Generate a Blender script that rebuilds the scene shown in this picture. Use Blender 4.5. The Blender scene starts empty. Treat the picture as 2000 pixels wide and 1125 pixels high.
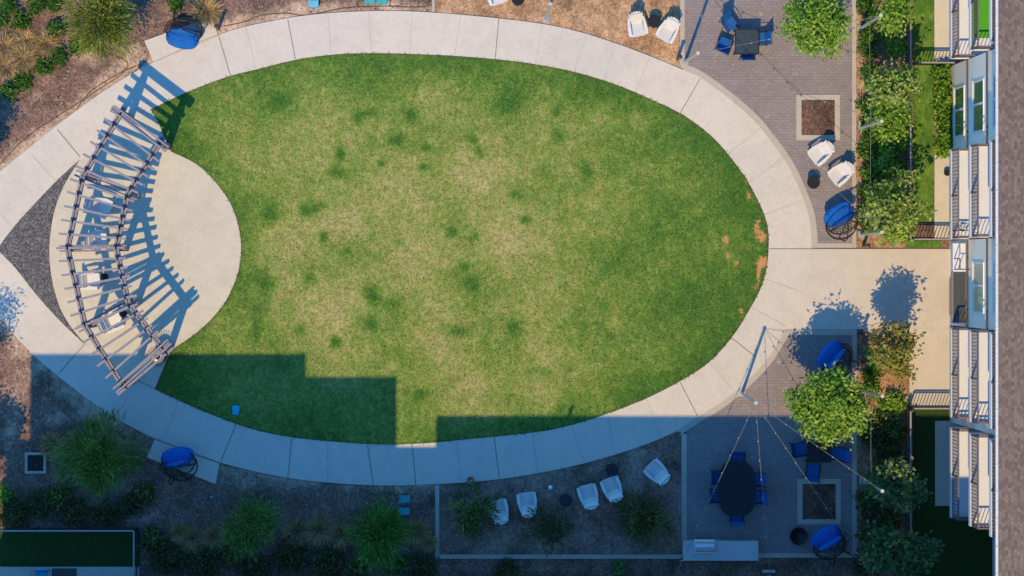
import bpy, bmesh, math, random
import numpy as np
from mathutils import Vector, Matrix, Euler
R = math.radians
random.seed(7); rng = np.random.default_rng(11)
S = bpy.context.scene
COL = S.collection
# ---------------------------------------------------------------- frame of reference
# ground plan units: 56 plan units = 1 metre, plan origin under the camera is (850,525); y grows to the south
PX = 56.0
def P(x, y, z=0.0): return Vector(((x-850)/PX, (525-y)/PX, z))
def Q(x, y, z):                       # plan position of something standing z metres up
    k = (90.0-z)/90.0
    return Vector(((x-850)*k/PX, (525-y)*k/PX, z))
def G(x, y, z):                       # same, returned in plan units
    k = (90.0-z)/90.0
    return (850+(x-850)*k, 525+(y-525)*k)
# ---------------------------------------------------------------- camera
cd = bpy.data.cameras.new('camera'); cam = bpy.data.objects.new('camera', cd); COL.objects.link(cam)
cam.location = (0, 0, 90); cam.rotation_euler = (0, 0, 0)
cd.sensor_width = 36; cd.lens = 36*56*90/2000.0
cd.shift_x = 150/2000.0; cd.shift_y = -37.5/2000.0
cd.clip_start = 1; cd.clip_end = 1500
S.camera = cam
# ---------------------------------------------------------------- world, sun, exposure
sunv = Vector((-0.2, -0.59, 1.0)).normalized()
elev = math.asin(sunv.z)
W = bpy.data.worlds.new('World'); S.world = W; W.use_nodes = True
wn = W.node_tree; wn.nodes.clear()
sky = wn.nodes.new('ShaderNodeTexSky'); sky.sky_type = 'NISHITA'; sky.sun_disc = False
sky.sun_elevation = elev; sky.sun_rotation = math.atan2(sunv.x, sunv.y)
sky.ozone_density = 5.0; sky.air_density = 1.0; sky.dust_density = 0.3
tint = wn.nodes.new('ShaderNodeMix'); tint.data_type = 'RGBA'; tint.blend_type = 'MULTIPLY'
tint.inputs[0].default_value = 1.0
tint.inputs[7].default_value = (0.36, 0.98, 1.30, 1)
bg = wn.nodes.new('ShaderNodeBackground'); bg.inputs['Strength'].default_value = 0.106
wo = wn.nodes.new('ShaderNodeOutputWorld')
wn.links.new(sky.outputs[0], tint.inputs[6]); wn.links.new(tint.outputs[2], bg.inputs[0]); wn.links.new(bg.outputs[0], wo.inputs[0])
sl = bpy.data.lights.new('sun', 'SUN'); sl.energy = 2.0; sl.angle = R(0.5); sl.color = (0.99, 0.715, 0.315)
so = bpy.data.objects.new('sun', sl); COL.objects.link(so)
so.rotation_euler = sunv.to_track_quat('Z', 'Y').to_euler(); so.location = (-20, -40, 60)
S.view_settings.view_transform = 'Standard'; S.view_settings.look = 'None'
S.view_settings.exposure = 1.1; S.view_settings.gamma = 1
# ---------------------------------------------------------------- materials
M = {}
class NT:
    def __init__(s, name, rough=0.8, metallic=0.0):
        s.m = bpy.data.materials.new(name); s.m.use_nodes = True; s.t = s.m.node_tree
        s.b = s.t.nodes['Principled BSDF']; s.b.inputs['Roughness'].default_value = rough
        s.b.inputs['Metallic'].default_value = metallic
        s.b.inputs['Specular IOR Level'].default_value = 0.25
        s.g = s.t.nodes.new('ShaderNodeNewGeometry'); s.pos = s.g.outputs['Position']
        M[name] = s.m
    def n(s, k, **kw):
        x = s.t.nodes.new(k)
        for a, b in kw.items(): setattr(x, a, b)
        return x
    def l(s, a, b): s.t.links.new(a, b)
    def noise(s, scale, detail=4, rough=0.6, stretch=None, out='Fac'):
        x = s.n('ShaderNodeTexNoise'); x.inputs['Scale'].default_value = scale
        x.inputs['Detail'].default_value = detail; x.inputs['Roughness'].default_value = rough
        if stretch:
            mp = s.n('ShaderNodeMapping'); mp.inputs['Scale'].default_value = stretch[:3]
            if len(stretch) > 3: mp.inputs['Rotation'].default_value = (0, 0, stretch[3])
            s.l(s.pos, mp.inputs['Vector']); s.l(mp.outputs[0], x.inputs['Vector'])
        else: s.l(s.pos, x.inputs['Vector'])
        return x.outputs[out]
    def voro(s, scale, out='Color', feature='F1', rnd=1.0):
        x = s.n('ShaderNodeTexVoronoi'); x.feature = feature; x.inputs['Scale'].default_value = scale
        s.l(s.pos, x.inputs['Vector']); return x.outputs[out]
    def math(s, op, a, b=None, c=None, clamp=False):
        x = s.n('ShaderNodeMath'); x.operation = op; x.use_clamp = clamp
        for i, v in enumerate((a, b, c)):
            if v is None: continue
            if hasattr(v, 'links') or hasattr(v, 'is_linked'): s.l(v, x.inputs[i])
            else: x.inputs[i].default_value = v
        return x.outputs[0]
    def ramp(s, fac, stops, interp='LINEAR'):
        x = s.n('ShaderNodeValToRGB'); x.color_ramp.interpolation = interp
        e = x.color_ramp.elements
        while len(e) > len(stops): e.remove(e[-1])
        while len(e) < len(stops): e.new(0.5)
        for i, (p, c) in enumerate(stops):
            e[i].position = p; e[i].color = tuple(c)+(1,) if len(c) == 3 else c
        s.l(fac, x.inputs[0]); return x.outputs[0]
    def mix(s, fac, a, b, mode='MIX'):
        x = s.n('ShaderNodeMix'); x.data_type = 'RGBA'; x.blend_type = mode
        if hasattr(fac, 'is_linked'): s.l(fac, x.inputs[0])
        else: x.inputs[0].default_value = fac
        for v, i in ((a, 6), (b, 7)):
            if hasattr(v, 'is_linked'): s.l(v, x.inputs[i])
            else: x.inputs[i].default_value = tuple(v)+(1,)
        return x.outputs[2]
    def attr(s, name, out='Fac'):
        x = s.n('ShaderNodeAttribute'); x.attribute_name = name; return x.outputs[out]
    def base(s, c):
        if hasattr(c, 'is_linked'): s.l(c, s.b.inputs['Base Color'])
        else: s.b.inputs['Base Color'].default_value = tuple(c)+(1,)
        return s
    def bump(s, h, strength=0.5, dist=0.02):
        x = s.n('ShaderNodeBump'); x.inputs['Strength'].default_value = strength; x.inputs['Distance'].default_value = dist
        s.l(h, x.inputs['Height']); s.l(x.outputs[0], s.b.inputs['Normal']); return s
def simple(name, c, rough=0.6, metallic=0.0, var=0.15, scale=8.0, spec=0.3, bump=0.0):
    t = NT(name, rough, metallic); t.b.inputs['Specular IOR Level'].default_value = spec
    n = t.noise(scale, 5, 0.65)
    lo = [v*(1-var) for v in c]; hi = [min(1, v*(1+var)) for v in c]
    t.base(t.ramp(n, [(0.25, lo), (0.75, hi)]))
    if bump: t.bump(n, bump, 0.01)
    return t.m
def concrete(name, c, warm, slabs=False):
    t = NT(name, 0.85)
    a = t.noise(0.25, 5, 0.6); b = t.noise(1.6, 6, 0.7); f = t.noise(28, 3, 0.7)
    c1 = t.ramp(a, [(0.3, c), (0.7, warm)])
    c2 = t.mix(t.math('MULTIPLY', t.ramp(b, [(0.42, (0, 0, 0)), (0.75, (1, 1, 1))]), 0.38), c1, [v*0.72 for v in warm])
    c3 = t.mix(0.55, c2, t.ramp(f, [(0.3, (0.84, 0.84, 0.84)), (0.7, (1.1, 1.1, 1.1))]), 'MULTIPLY')
    if slabs:
        sx = t.n('ShaderNodeSeparateXYZ'); t.l(t.pos, sx.inputs[0])
        ang = t.math('ARCTAN2', t.math('MULTIPLY', t.math('SUBTRACT', sx.outputs[1], 0.7), 1.7), t.math('SUBTRACT', sx.outputs[0], -0.9))
        wn_ = t.n('ShaderNodeTexWhiteNoise', noise_dimensions='1D'); t.l(t.math('FLOOR', t.math('MULTIPLY', ang, 4.2)), wn_.inputs['W'])
        c3 = t.mix(1.0, c3, t.ramp(wn_.outputs['Value'], [(0.0, (0.965, 0.967, 0.975)), (1.0, (1.03, 1.025, 1.015))]), 'MULTIPLY')
    dn = t.noise(6.0, 6, 0.8)
    c3 = t.mix(0.5, c3, t.ramp(dn, [(0.30, (0.84, 0.83, 0.82)), (0.55, (1.03, 1.03, 1.03))]), 'MULTIPLY')
    st = t.voro(1.1, 'Distance'); sp = t.ramp(st, [(0.015, (1, 1, 1)), (0.05, (0, 0, 0))])
    c4 = t.mix(t.math('MULTIPLY', sp, 0.25), c3, (0.22, 0.19, 0.16))
    t.base(c4).bump(f, 0.25, 0.004); return t.m
concrete('concrete', (0.58, 0.53, 0.465), (0.595, 0.545, 0.495), True)
concrete('concrete_plaza', (0.53, 0.475, 0.435), (0.585, 0.525, 0.48))
concrete('concrete_stage', (0.585, 0.53, 0.43), (0.53, 0.49, 0.40))
concrete('concrete_border', (0.42, 0.38, 0.33), (0.47, 0.42, 0.37))
simple('joint', (0.22, 0.20, 0.18), 0.9)
simple('joint_faint', (0.46, 0.43, 0.395), 0.9)
# pavers
t = NT('pavers', 0.85)
mp = t.n('ShaderNodeMapping'); t.l(t.pos, mp.inputs[0])
br = t.n('ShaderNodeTexBrick'); t.l(mp.outputs[0], br.inputs[0])
br.inputs['Color1'].default_value = (0.245, 0.21, 0.215, 1); br.inputs['Color2'].default_value = (0.285, 0.245, 0.25, 1)
br.inputs['Mortar'].default_value = (0.17, 0.145, 0.15, 1); br.inputs['Scale'].default_value = 1
br.inputs['Mortar Size'].default_value = 0.006; br.inputs['Brick Width'].default_value = 0.20; br.inputs['Row Height'].default_value = 0.10
nz = t.noise(0.7, 6, 0.65); nf = t.noise(20, 4, 0.7)
c = t.mix(0.7, br.outputs[0], t.ramp(nz, [(0.3, (0.82, 0.82, 0.84)), (0.75, (1.12, 1.1, 1.08))]), 'MULTIPLY')
c = t.mix(0.6, c, t.ramp(nf, [(0.3, (0.8, 0.8, 0.8)), (0.75, (1.15, 1.15, 1.15))]), 'MULTIPLY')
sp = t.math('MULTIPLY', t.ramp(t.noise(3.3, 2, 0.5), [(0.68, (0, 0, 0)), (0.74, (1, 1, 1))]), 0.35)
c = t.mix(sp, c, (0.5, 0.46, 0.43))
t.base(c).bump(br.outputs['Fac'], -0.4, 0.006)
# lawn
def lawnmat(name, useattr=True):
    t = NT(name, 0.9); t.b.inputs['Specular IOR Level'].default_value = 0.1
    n1 = t.noise(1.9, 6, 0.68); n2 = t.noise(6.5, 5, 0.75); n3 = t.noise(13, 4, 0.8); n4 = t.noise(9, 4, 0.8, (1.0, 0.6, 1.0, 0.8))
    f = t.attr('lush') if useattr else t.math('ADD', 0.82, 0.0)
    f = t.math('ADD', f, t.math('MULTIPLY', t.math('SUBTRACT', n1, 0.5), 1.05))
    f = t.math('ADD', f, t.math('MULTIPLY', t.math('SUBTRACT', n2, 0.5), 0.85))
    f = t.math('ADD', f, t.math('MULTIPLY', t.math('SUBTRACT', n3, 0.5), 0.8))
    col = t.ramp(f, [(0.0, (0.48, 0.39, 0.24)), (0.22, (0.38, 0.345, 0.155)), (0.46, (0.245, 0.29, 0.08)), (0.70, (0.125, 0.225, 0.040)), (0.98, (0.050, 0.140, 0.026))])
    g = t.math('ADD', t.math('MULTIPLY', n3, 0.5), t.math('MULTIPLY', n4, 0.5))
    col = t.mix(0.85, col, t.ramp(g, [(0.34, (0.50, 0.54, 0.46)), (0.66, (1.50, 1.44, 1.42))]), 'MULTIPLY')
    if useattr:
        bare = t.attr('bare')
        bf = t.math('ADD', bare, t.math('MULTIPLY', t.math('SUBTRACT', n2, 0.5), 1.3))
        bf = t.math('ADD', bf, t.math('MULTIPLY', t.math('SUBTRACT', n3, 0.5), 1.1))
        col = t.mix(t.ramp(bf, [(0.48, (0, 0, 0)), (0.70, (1, 1, 1))]), col, (0.50, 0.25, 0.11))
        col = t.mix(t.attr('rim'), col, (0.10, 0.075, 0.045))
    t.base(col).bump(g, 0.9, 0.03)
lawnmat('lawn'); lawnmat('turf', False)
simple('painted_shade_turf', (0.035, 0.065, 0.02), 0.95, var=0.4, scale=14, spec=0.05, bump=0.6)  # same turf, colour darkened: deep shade of the lower strips painted in
# mulch and sand
def soil(name, mulch, mulch2, sand, sand2, bias=0.0, useattr=True, chips=22):
    t = NT(name, 0.95); t.b.inputs['Specular IOR Level'].default_value = 0.1
    n1 = t.noise(1.1, 5, 0.65); n2 = t.noise(4.5, 6, 0.75); v = t.voro(chips, 'Color'); v2 = t.noise(26, 3, 0.75); n5 = t.noise(9, 4, 0.7, (1, 0.4, 1, 0.7))
    sepn = t.n('ShaderNodeSeparateColor'); t.l(v, sepn.inputs[0]); vr = sepn.outputs[0]
    f = t.attr('sand') if useattr else t.math('ADD', bias, 0.0)
    f = t.math('ADD', f, t.math('MULTIPLY', t.math('SUBTRACT', n1, 0.5), 0.9))
    f = t.math('ADD', f, t.math('MULTIPLY', t.math('SUBTRACT', n2, 0.5), 0.8))
    k = t.ramp(f, [(0.35, (0, 0, 0)), (0.72, (1, 1, 1))])
    ch = t.math('ADD', t.math('MULTIPLY', vr, 0.5), t.math('MULTIPLY', v2, 0.5))
    ca = t.ramp(ch, [(0.2, [x*0.6 for x in mulch]), (0.5, mulch), (0.85, mulch2)])
    cb = t.ramp(ch, [(0.2, [x*0.78 for x in sand]), (0.8, sand2)])
    col = t.mix(k, ca, cb)
    col = t.mix(0.7, col, t.ramp(n5, [(0.3, (0.68, 0.66, 0.66)), (0.72, (1.3, 1.28, 1.25))]), 'MULTIPLY')
    nl = t.noise(0.9, 6, 0.7)
    col = t.mix(0.9, col, t.ramp(nl, [(0.36, (0.50, 0.48, 0.46)), (0.60, (1.18, 1.16, 1.15))]), 'MULTIPLY')
    t.base(col).bump(ch, 0.5, 0.02)
soil('mulch', (0.215, 0.137, 0.112), (0.34, 0.24, 0.20), (0.46, 0.33, 0.24), (0.60, 0.46, 0.36))
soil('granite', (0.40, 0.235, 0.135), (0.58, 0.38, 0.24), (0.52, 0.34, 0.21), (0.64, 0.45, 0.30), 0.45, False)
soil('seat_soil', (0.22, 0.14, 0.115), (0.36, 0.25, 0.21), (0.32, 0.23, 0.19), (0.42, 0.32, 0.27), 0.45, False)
soil('bed_soil', (0.26, 0.135, 0.09), (0.50, 0.30, 0.21), (0.52, 0.34, 0.22), (0.66, 0.47, 0.34), 0.5, False)
soil('pit_soil', (0.13, 0.08, 0.065), (0.24, 0.15, 0.12), (0.33, 0.17, 0.09), (0.42, 0.25, 0.14), 0.30, False)
t = NT('gravel', 0.9); v = t.voro(24, 'Color'); s_ = t.n('ShaderNodeSeparateColor'); t.l(v, s_.inputs[0])
t.base(t.ramp(t.math('ADD', t.math('MULTIPLY', s_.outputs[0], .5), t.math('MULTIPLY', t.noise(30, 3, .7), .5)), [(0.25, (0.05, 0.05, 0.055)), (0.55, (0.12, 0.115, 0.12)), (0.85, (0.26, 0.25, 0.26))])).bump(s_.outputs[0], 0.6, 0.02)
# shingles
t = NT('shingles', 0.95)
mp = t.n('ShaderNodeMapping'); mp.inputs['Rotation'].default_value = (0, 0, R(90)); t.l(t.pos, mp.inputs[0])
br = t.n('ShaderNodeTexBrick'); t.l(mp.outputs[0], br.inputs[0])
br.inputs['Color1'].default_value = (0.135, 0.096, 0.077, 1); br.inputs['Color2'].default_value = (0.25, 0.183, 0.148, 1)
br.inputs['Mortar'].default_value = (0.155, 0.11, 0.09, 1); br.inputs['Scale'].default_value = 1; br.inputs['Mortar Size'].default_value = 0.008
br.inputs['Brick Width'].default_value = 0.13; br.inputs['Row Height'].default_value = 0.085; br.inputs['Bias'].default_value = -0.1
c = t.mix(0.6, br.outputs[0], t.ramp(t.noise(1.0, 5, .7), [(0.3, (0.85, 0.85, 0.87)), (0.75, (1.12, 1.1, 1.06))]), 'MULTIPLY')
c = t.mix(0.6, c, t.ramp(t.noise(25, 3, .7), [(0.3, (0.75, 0.75, 0.75)), (0.75, (1.2, 1.2, 1.2))]), 'MULTIPLY')
t.base(c).bump(br.outputs['Fac'], -0.5, 0.01)
def leafmat(name, tr=0.25):
    t = NT(name, 0.55); t.b.inputs['Specular IOR Level'].default_value = 0.35
    c = t.attr('leafcol', 'Color'); t.l(c, t.b.inputs['Base Color'])
    d = t.n('ShaderNodeBsdfTranslucent'); t.l(c, d.inputs[0])
    mx = t.n('ShaderNodeMixShader'); mx.inputs[0].default_value = tr
    out = t.t.nodes['Material Output']; t.l(t.b.outputs[0], mx.inputs[1]); t.l(d.outputs[0], mx.inputs[2]); t.l(mx.outputs[0], out.inputs[0])
leafmat('leaves'); leafmat('dry_blades', 0.15)
simple('bark', (0.16, 0.11, 0.08), 0.9, var=0.35, scale=20, bump=0.5)
simple('weathered_wood', (0.25, 0.225, 0.265), 0.8, var=0.3, scale=14, bump=0.3)
simple('beam_wood', (0.25, 0.23, 0.27), 0.8, var=0.3, scale=14, bump=0.3)
simple('dark_bracket', (0.014, 0.010, 0.010), 0.9, spec=0.05)
simple('white_plastic', (0.64, 0.63, 0.63), 0.45, var=0.05)
simple('black_metal', (0.02, 0.02, 0.024), 0.4, 0.3)
simple('bronze_metal', (0.055, 0.042, 0.045), 0.45, 0.2)
simple('rail_cap', (0.38, 0.35, 0.38), 0.4, 0.3)
simple('galvanised', (0.42, 0.43, 0.44), 0.4, 0.5)
simple('pole_paint', (0.42, 0.42, 0.41), 0.5, 0.1)
simple('pole_cap', (0.5, 0.49, 0.47), 0.4)
simple('blue_fabric', (0.006, 0.115, 0.44), 0.85, var=0.25, scale=9, bump=0.2)
simple('blue_sling', (0.006, 0.095, 0.33), 0.75, var=0.12, scale=30)
simple('navy_table', (0.045, 0.058, 0.07), 0.35, 0.2)
simple('dark_table', (0.012, 0.016, 0.022), 0.5, 0.1)
simple('teal_plastic', (0.05, 0.34, 0.36), 0.5)
simple('blue_plastic', (0.12, 0.42, 0.62), 0.5)
simple('cyan_cloth', (0.02, 0.42, 0.70), 0.8)
simple('stainless', (0.62, 0.62, 0.64), 0.28, 0.6)
simple('counter_stone', (0.42, 0.44, 0.46), 0.5)
simple('wall_white', (0.94, 0.82, 0.70), 0.8, var=0.03)
simple('slab_white', (0.78, 0.74, 0.74), 0.7, var=0.05)
simple('deck_floor', (0.64, 0.66, 0.74), 0.8, var=0.06)
simple('trim_dark', (0.10, 0.085, 0.09), 0.6)
simple('gutter_white', (0.62, 0.58, 0.56), 0.5)
simple('rail_paint', (0.15, 0.12, 0.135), 0.6)
simple('green_glass', (0.01, 0.12, 0.075), 0.15, 0.0, spec=0.6)
simple('cream_blind', (0.46, 0.47, 0.30), 0.4, spec=0.5)
simple('dark_glass', (0.025, 0.03, 0.04), 0.12, spec=0.6)
simple('canopy_dark', (0.06, 0.065, 0.075), 0.5)
simple('turf_mat', (0.07, 0.34, 0.025), 0.9, var=0.25, scale=25)
simple('wire_black', (0.02, 0.018, 0.02), 0.5)
simple('bulb_glass', (0.62, 0.60, 0.56), 0.25, spec=0.6)
simple('cable', (0.20, 0.19, 0.185), 0.5)
simple('hose', (0.14, 0.075, 0.05), 0.6)
simple('white_glow', (0.85, 0.85, 0.80), 0.4)
simple('brick_red', (0.35, 0.06, 0.05), 0.7)
simple('stucco', (0.45, 0.42, 0.38), 0.85)
simple('soil_dark', (0.06, 0.04, 0.03), 0.9)
# ---------------------------------------------------------------- mesh builder
class MB:
    def __init__(s): s.v = []; s.f = []; s.mi = []
    def add(s, vs, fs, m=0):
        o = len(s.v); s.v += [tuple(v) for v in vs]
        s.f += [tuple(i+o for i in f) for f in fs]; s.mi += [m]*len(fs); return s
    def box(s, c, d, rot=None, m=0):
        vs = [Vector((x*d[0]/2, y*d[1]/2, z*d[2]/2)) for x in (-1, 1) for y in (-1, 1) for z in (-1, 1)]
        if rot is not None: vs = [rot @ v for v in vs]
        vs = [v+Vector(c) for v in vs]
        return s.add(vs, [(0, 1, 3, 2), (4, 6, 7, 5), (0, 4, 5, 1), (2, 3, 7, 6), (0, 2, 6, 4), (1, 5, 7, 3)], m)
    def bb(s, lo, hi, m=0):
        return s.box([(a+b)/2 for a, b in zip(lo, hi)], [abs(b-a) for a, b in zip(lo, hi)], None, m)
    def beam(s, a, b, w, h, m=0, ext=0.0):       # w across, h vertical
        a = Vector(a); b = Vector(b); d = (b-a); L = d.length
        if L < 1e-6: return s
        d.normalize(); up = Vector((0, 0, 1))
        if abs(d.z) > 0.98: up = Vector((0, 1, 0))
        x = d.cross(up).normalized(); u = x.cross(d)
        rot = Matrix((x, d, u)).transposed()
        return s.box((a+b)/2, (w, L+2*ext, h), rot, m)
    def tube(s, pts, r, n=6, m=0, closed=False, caps=True):
        pts = [Vector(p) for p in pts]; N = len(pts)
        rs = r if isinstance(r, (list, tuple)) else [r]*N
        vs = []; prev = None
        for i, p in enumerate(pts):
            if closed: d = pts[(i+1) % N]-pts[i-1]
            else: d = pts[min(i+1, N-1)]-pts[max(i-1, 0)]
            if d.length < 1e-9: d = Vector((0, 0, 1))
            d.normalize()
            if prev is None:
                ref = Vector((0, 0, 1)) if abs(d.z) < 0.9 else Vector((1, 0, 0))
                x = d.cross(ref).normalized()
            else: x = (prev-d*prev.dot(d)).normalized()
            prev = x; y = d.cross(x)
            for k in range(n):
                a = 2*math.pi*k/n; vs.append(p+x*math.cos(a)*rs[i]+y*math.sin(a)*rs[i])
        fs = []
        for i in range(N if closed else N-1):
            j = (i+1) % N
            for k in range(n): fs.append((i*n+k, i*n+(k+1) % n, j*n+(k+1) % n, j*n+k))
        if caps and not closed: fs.append(tuple(range(n-1, -1, -1))); fs.append(tuple((N-1)*n+k for k in range(n)))
        return s.add(vs, fs, m)
    def cyl(s, c, r, z0, z1, n=16, m=0): return s.tube([(c[0], c[1], z0), (c[0], c[1], z1)], r, n, m)
    def lathe(s, prof, c=(0, 0, 0), n=20, m=0, close=True):
        vs = []; 
        for (r, z) in prof:
            for k in range(n):
                a = 2*math.pi*k/n; vs.append((c[0]+r*math.cos(a), c[1]+r*math.sin(a), c[2]+z))
        fs = []
        for i in range(len(prof)-1):
            for k in range(n): fs.append((i*n+k, i*n+(k+1) % n, (i+1)*n+(k+1) % n, (i+1)*n+k))
        if close: fs.append(tuple(range(n-1, -1, -1))); fs.append(tuple((len(prof)-1)*n+k for k in range(n)))
        return s.add(vs, fs, m)
    def ellipsoid(s, c, r, rot=None, n=14, k=9, m=0, e=1.0, lump=0.0):
        vs = []; fs = []
        def sg(v): return math.copysign(abs(v)**e, v)
        for i in range(k+1):
            ph = math.pi*i/k-math.pi/2
            for j in range(n):
                th = 2*math.pi*j/n
                q = 1+lump*math.sin(3*th+i)*math.cos(ph)
                v = Vector((r[0]*sg(math.cos(ph))*sg(math.cos(th))*q, r[1]*sg(math.cos(ph))*sg(math.sin(th))*q, r[2]*sg(math.sin(ph))))
                if rot is not None: v = rot @ v
                vs.append(v+Vector(c))
        for i in range(k):
            for j in range(n): fs.append((i*n+j, i*n+(j+1) % n, (i+1)*n+(j+1) % n, (i+1)*n+j))
        return s.add(vs, fs, m)
    def build(s, name, mats, parent=None, world=False, smooth=False):
        me = bpy.data.meshes.new(name)
        vs = s.v
        if world and parent is not None:
            o = root_loc(parent); rz = root_rot(parent)
            vs = [tuple((Matrix.Rotation(-rz, 3, 'Z') @ (Vector(v)-o))) for v in vs]
        me.from_pydata(vs, [], s.f); me.update()
        if isinstance(mats, str): mats = [mats]
        for m in mats: me.materials.append(M[m])
        if len(mats) > 1: me.polygons.foreach_set('material_index', s.mi)
        if smooth: me.polygons.foreach_set('use_smooth', [True]*len(me.polygons))
        o = bpy.data.objects.new(name, me); COL.objects.link(o)
        if parent is not None: o.parent = parent
        return o
def root_loc(o):
    while o.parent is not None: o = o.parent
    return Vector(o.location)
def root_rot(o):
    while o.parent is not None: o = o.parent
    return o.rotation_euler.z
def tag(o, label=None, cat=None, group=None, kind=None):
    if label: o['label'] = label
    if cat: o['category'] = cat
    if group: o['group'] = group
    if kind: o['kind'] = kind
    return o
def thing(name, label, cat, loc, rz=0.0, group=None):
    o = bpy.data.objects.new(name, None); COL.objects.link(o); o.empty_display_size = 0.2
    o.location = loc; o.rotation_euler = (0, 0, rz); return tag(o, label, cat, group)
def copy_tree(o, parent=None):
    c = o.copy(); COL.objects.link(c)
    if parent is not None: c.parent = parent
    for ch in list(o.children): copy_tree(ch, c)
    return c
class Maker:                       # first call uses the prototype itself, later calls copies
    def __init__(s, fn): s.fn = fn; s.proto = None
    def __call__(s, loc, rz, label, group=None):
        if s.proto is None: s.proto = s.fn(); o = s.proto
        else: o = copy_tree(s.proto)
        o.location = loc; o.rotation_euler = (0, 0, rz); o['label'] = label
        if group: o['group'] = group
        return o
# outlines
def smooth(pts, closed=False, n=6):
    out = []; N = len(pts)
    for i in range(N if closed else N-1):
        p0 = pts[(i-1) % N] if closed or i > 0 else pts[0]
        p1 = pts[i]; p2 = pts[(i+1) % N]
        p3 = pts[(i+2) % N] if closed or i+2 < N else pts[-1]
        for k in range(n):
            u = k/n
            out.append(tuple(0.5*((2*p1[j])+(-p0[j]+p2[j])*u+(2*p0[j]-5*p1[j]+4*p2[j]-p3[j])*u*u+(-p0[j]+3*p1[j]-3*p2[j]+p3[j])*u**3) for j in (0, 1)))
    if not closed: out.append(pts[-1])
    return out
def sheet(name, outline, z, mat, hole=None, thick=0.0, kind='structure', parent=None):
    bm = bmesh.new(); edges = []
    loops = []
    for poly in [outline]+([hole] if hole else []):
        vs = [bm.verts.new(P(x, y, z)) for x, y in poly]; loops.append(vs)
        for i in range(len(vs)): edges.append(bm.edges.new((vs[i], vs[(i+1) % len(vs)])))
    bmesh.ops.triangle_fill(bm, use_beauty=True, use_dissolve=False, edges=edges, normal=(0, 0, 1))
    bmesh.ops.recalc_face_normals(bm, faces=bm.faces)
    if bm.faces and sum(f.normal.z for f in bm.faces) < 0: bmesh.ops.reverse_faces(bm, faces=bm.faces)
    if thick:
        for vs in loops:
            lo = [bm.verts.new((v.co.x, v.co.y, z-thick)) for v in vs]
            for i in range(len(vs)):
                j = (i+1) % len(vs); bm.faces.new((vs[i], lo[i], lo[j], vs[j]))
    me = bpy.data.meshes.new(name); bm.to_mesh(me); bm.free(); me.materials.append(M[mat])
    o = bpy.data.objects.new(name, me); COL.objects.link(o)
    if parent: o.parent = parent
    elif kind: o['kind'] = kind
    return o
def rect(x0, y0, x1, y1): return [(x0, y0), (x1, y0), (x1, y1), (x0, y1)]
def pdist(px, py, poly):
    d = np.full(px.shape, 1e9); n = len(poly)
    for i in range(n):
        x0, y0 = poly[i]; x1, y1 = poly[(i+1) % n]
        dx, dy = x1-x0, y1-y0; L = dx*dx+dy*dy+1e-9
        t_ = np.clip(((px-x0)*dx+(py-y0)*dy)/L, 0, 1)
        d = np.minimum(d, np.hypot(px-x0-t_*dx, py-y0-t_*dy))
    return d
def inside(px, py, poly):
    c = np.zeros(px.shape, bool); n = len(poly)
    for i in range(n):
        x0, y0 = poly[i]; x1, y1 = poly[(i+1) % n]
        if y0 == y1: continue
        k = ((y0 > py) != (y1 > py)) & (px < (x1-x0)*(py-y0)/(y1-y0)+x0); c ^= k
    return c
def gridmesh(name, xs, ys, z, mat, attrs, keep=None):
    X, Y = np.meshgrid(xs, ys); nx, ny = len(xs), len(ys)
    V = np.stack([(X-850)/PX, (525-Y)/PX, np.full(X.shape, z)], -1).reshape(-1, 3)
    I = np.arange(nx*ny).reshape(ny, nx)
    F = np.stack([I[:-1, :-1], I[1:, :-1], I[1:, 1:], I[:-1, 1:]], -1).reshape(-1, 4)
    if keep is not None:
        kc = keep[:-1, :-1] & keep[1:, 1:] & keep[1:, :-1] & keep[:-1, 1:]; F = F[kc.reshape(-1)]
        used = np.unique(F); mp_ = -np.ones(len(V), int); mp_[used] = np.arange(len(used)); F = mp_[F]
    else: used = np.arange(len(V))
    me = bpy.data.meshes.new(name); me.from_pydata(V[used].tolist(), [], F.tolist()); me.update()
    for k, a in attrs.items():
        at = me.attributes.new(k, 'FLOAT', 'POINT'); at.data.foreach_set('value', a.reshape(-1)[used].astype(np.float32))
    me.materials.append(M[mat]); o = bpy.data.objects.new(name, me); COL.objects.link(o); return o
# ================================================================ THE GROUND
walk_outer_E = [(1335, 137), (1370, 153), (1428, 196), (1470, 233), (1500, 269), (1539, 324), (1569, 390), (1581, 432), (1585, 487), (1582, 522), (1568, 572), (1547, 619), (1526, 657), (1496, 704), (1445, 757), (1405, 788), (1366, 812), (1320, 842)]
walk_outer = [(-420, 420), (-200, 418), (-90, 405), (-40, 372), (0, 335), (60, 286), (120, 238), (200, 180), (283, 130), (360, 95), (427, 68), (480, 52), (565, 35), (640, 26), (720, 22), (790, 22), (850, 25), (900, 29), (973, 36), (1060, 47), (1130, 62), (1200, 84), (1270, 110)]+walk_outer_E+[(1260, 868), (1180, 894), (1100, 914), (1000, 932), (920, 941), (850, 945), (760, 948), (680, 945), (600, 938), (520, 925), (430, 903), (360, 880), (302, 856), (240, 824), (180, 785), (130, 747), (90, 715), (62, 690), (30, 655), (0, 622), (-50, 585), (-200, 560), (-420, 555)]
walk_o = smooth(walk_outer, False, 4)
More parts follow.
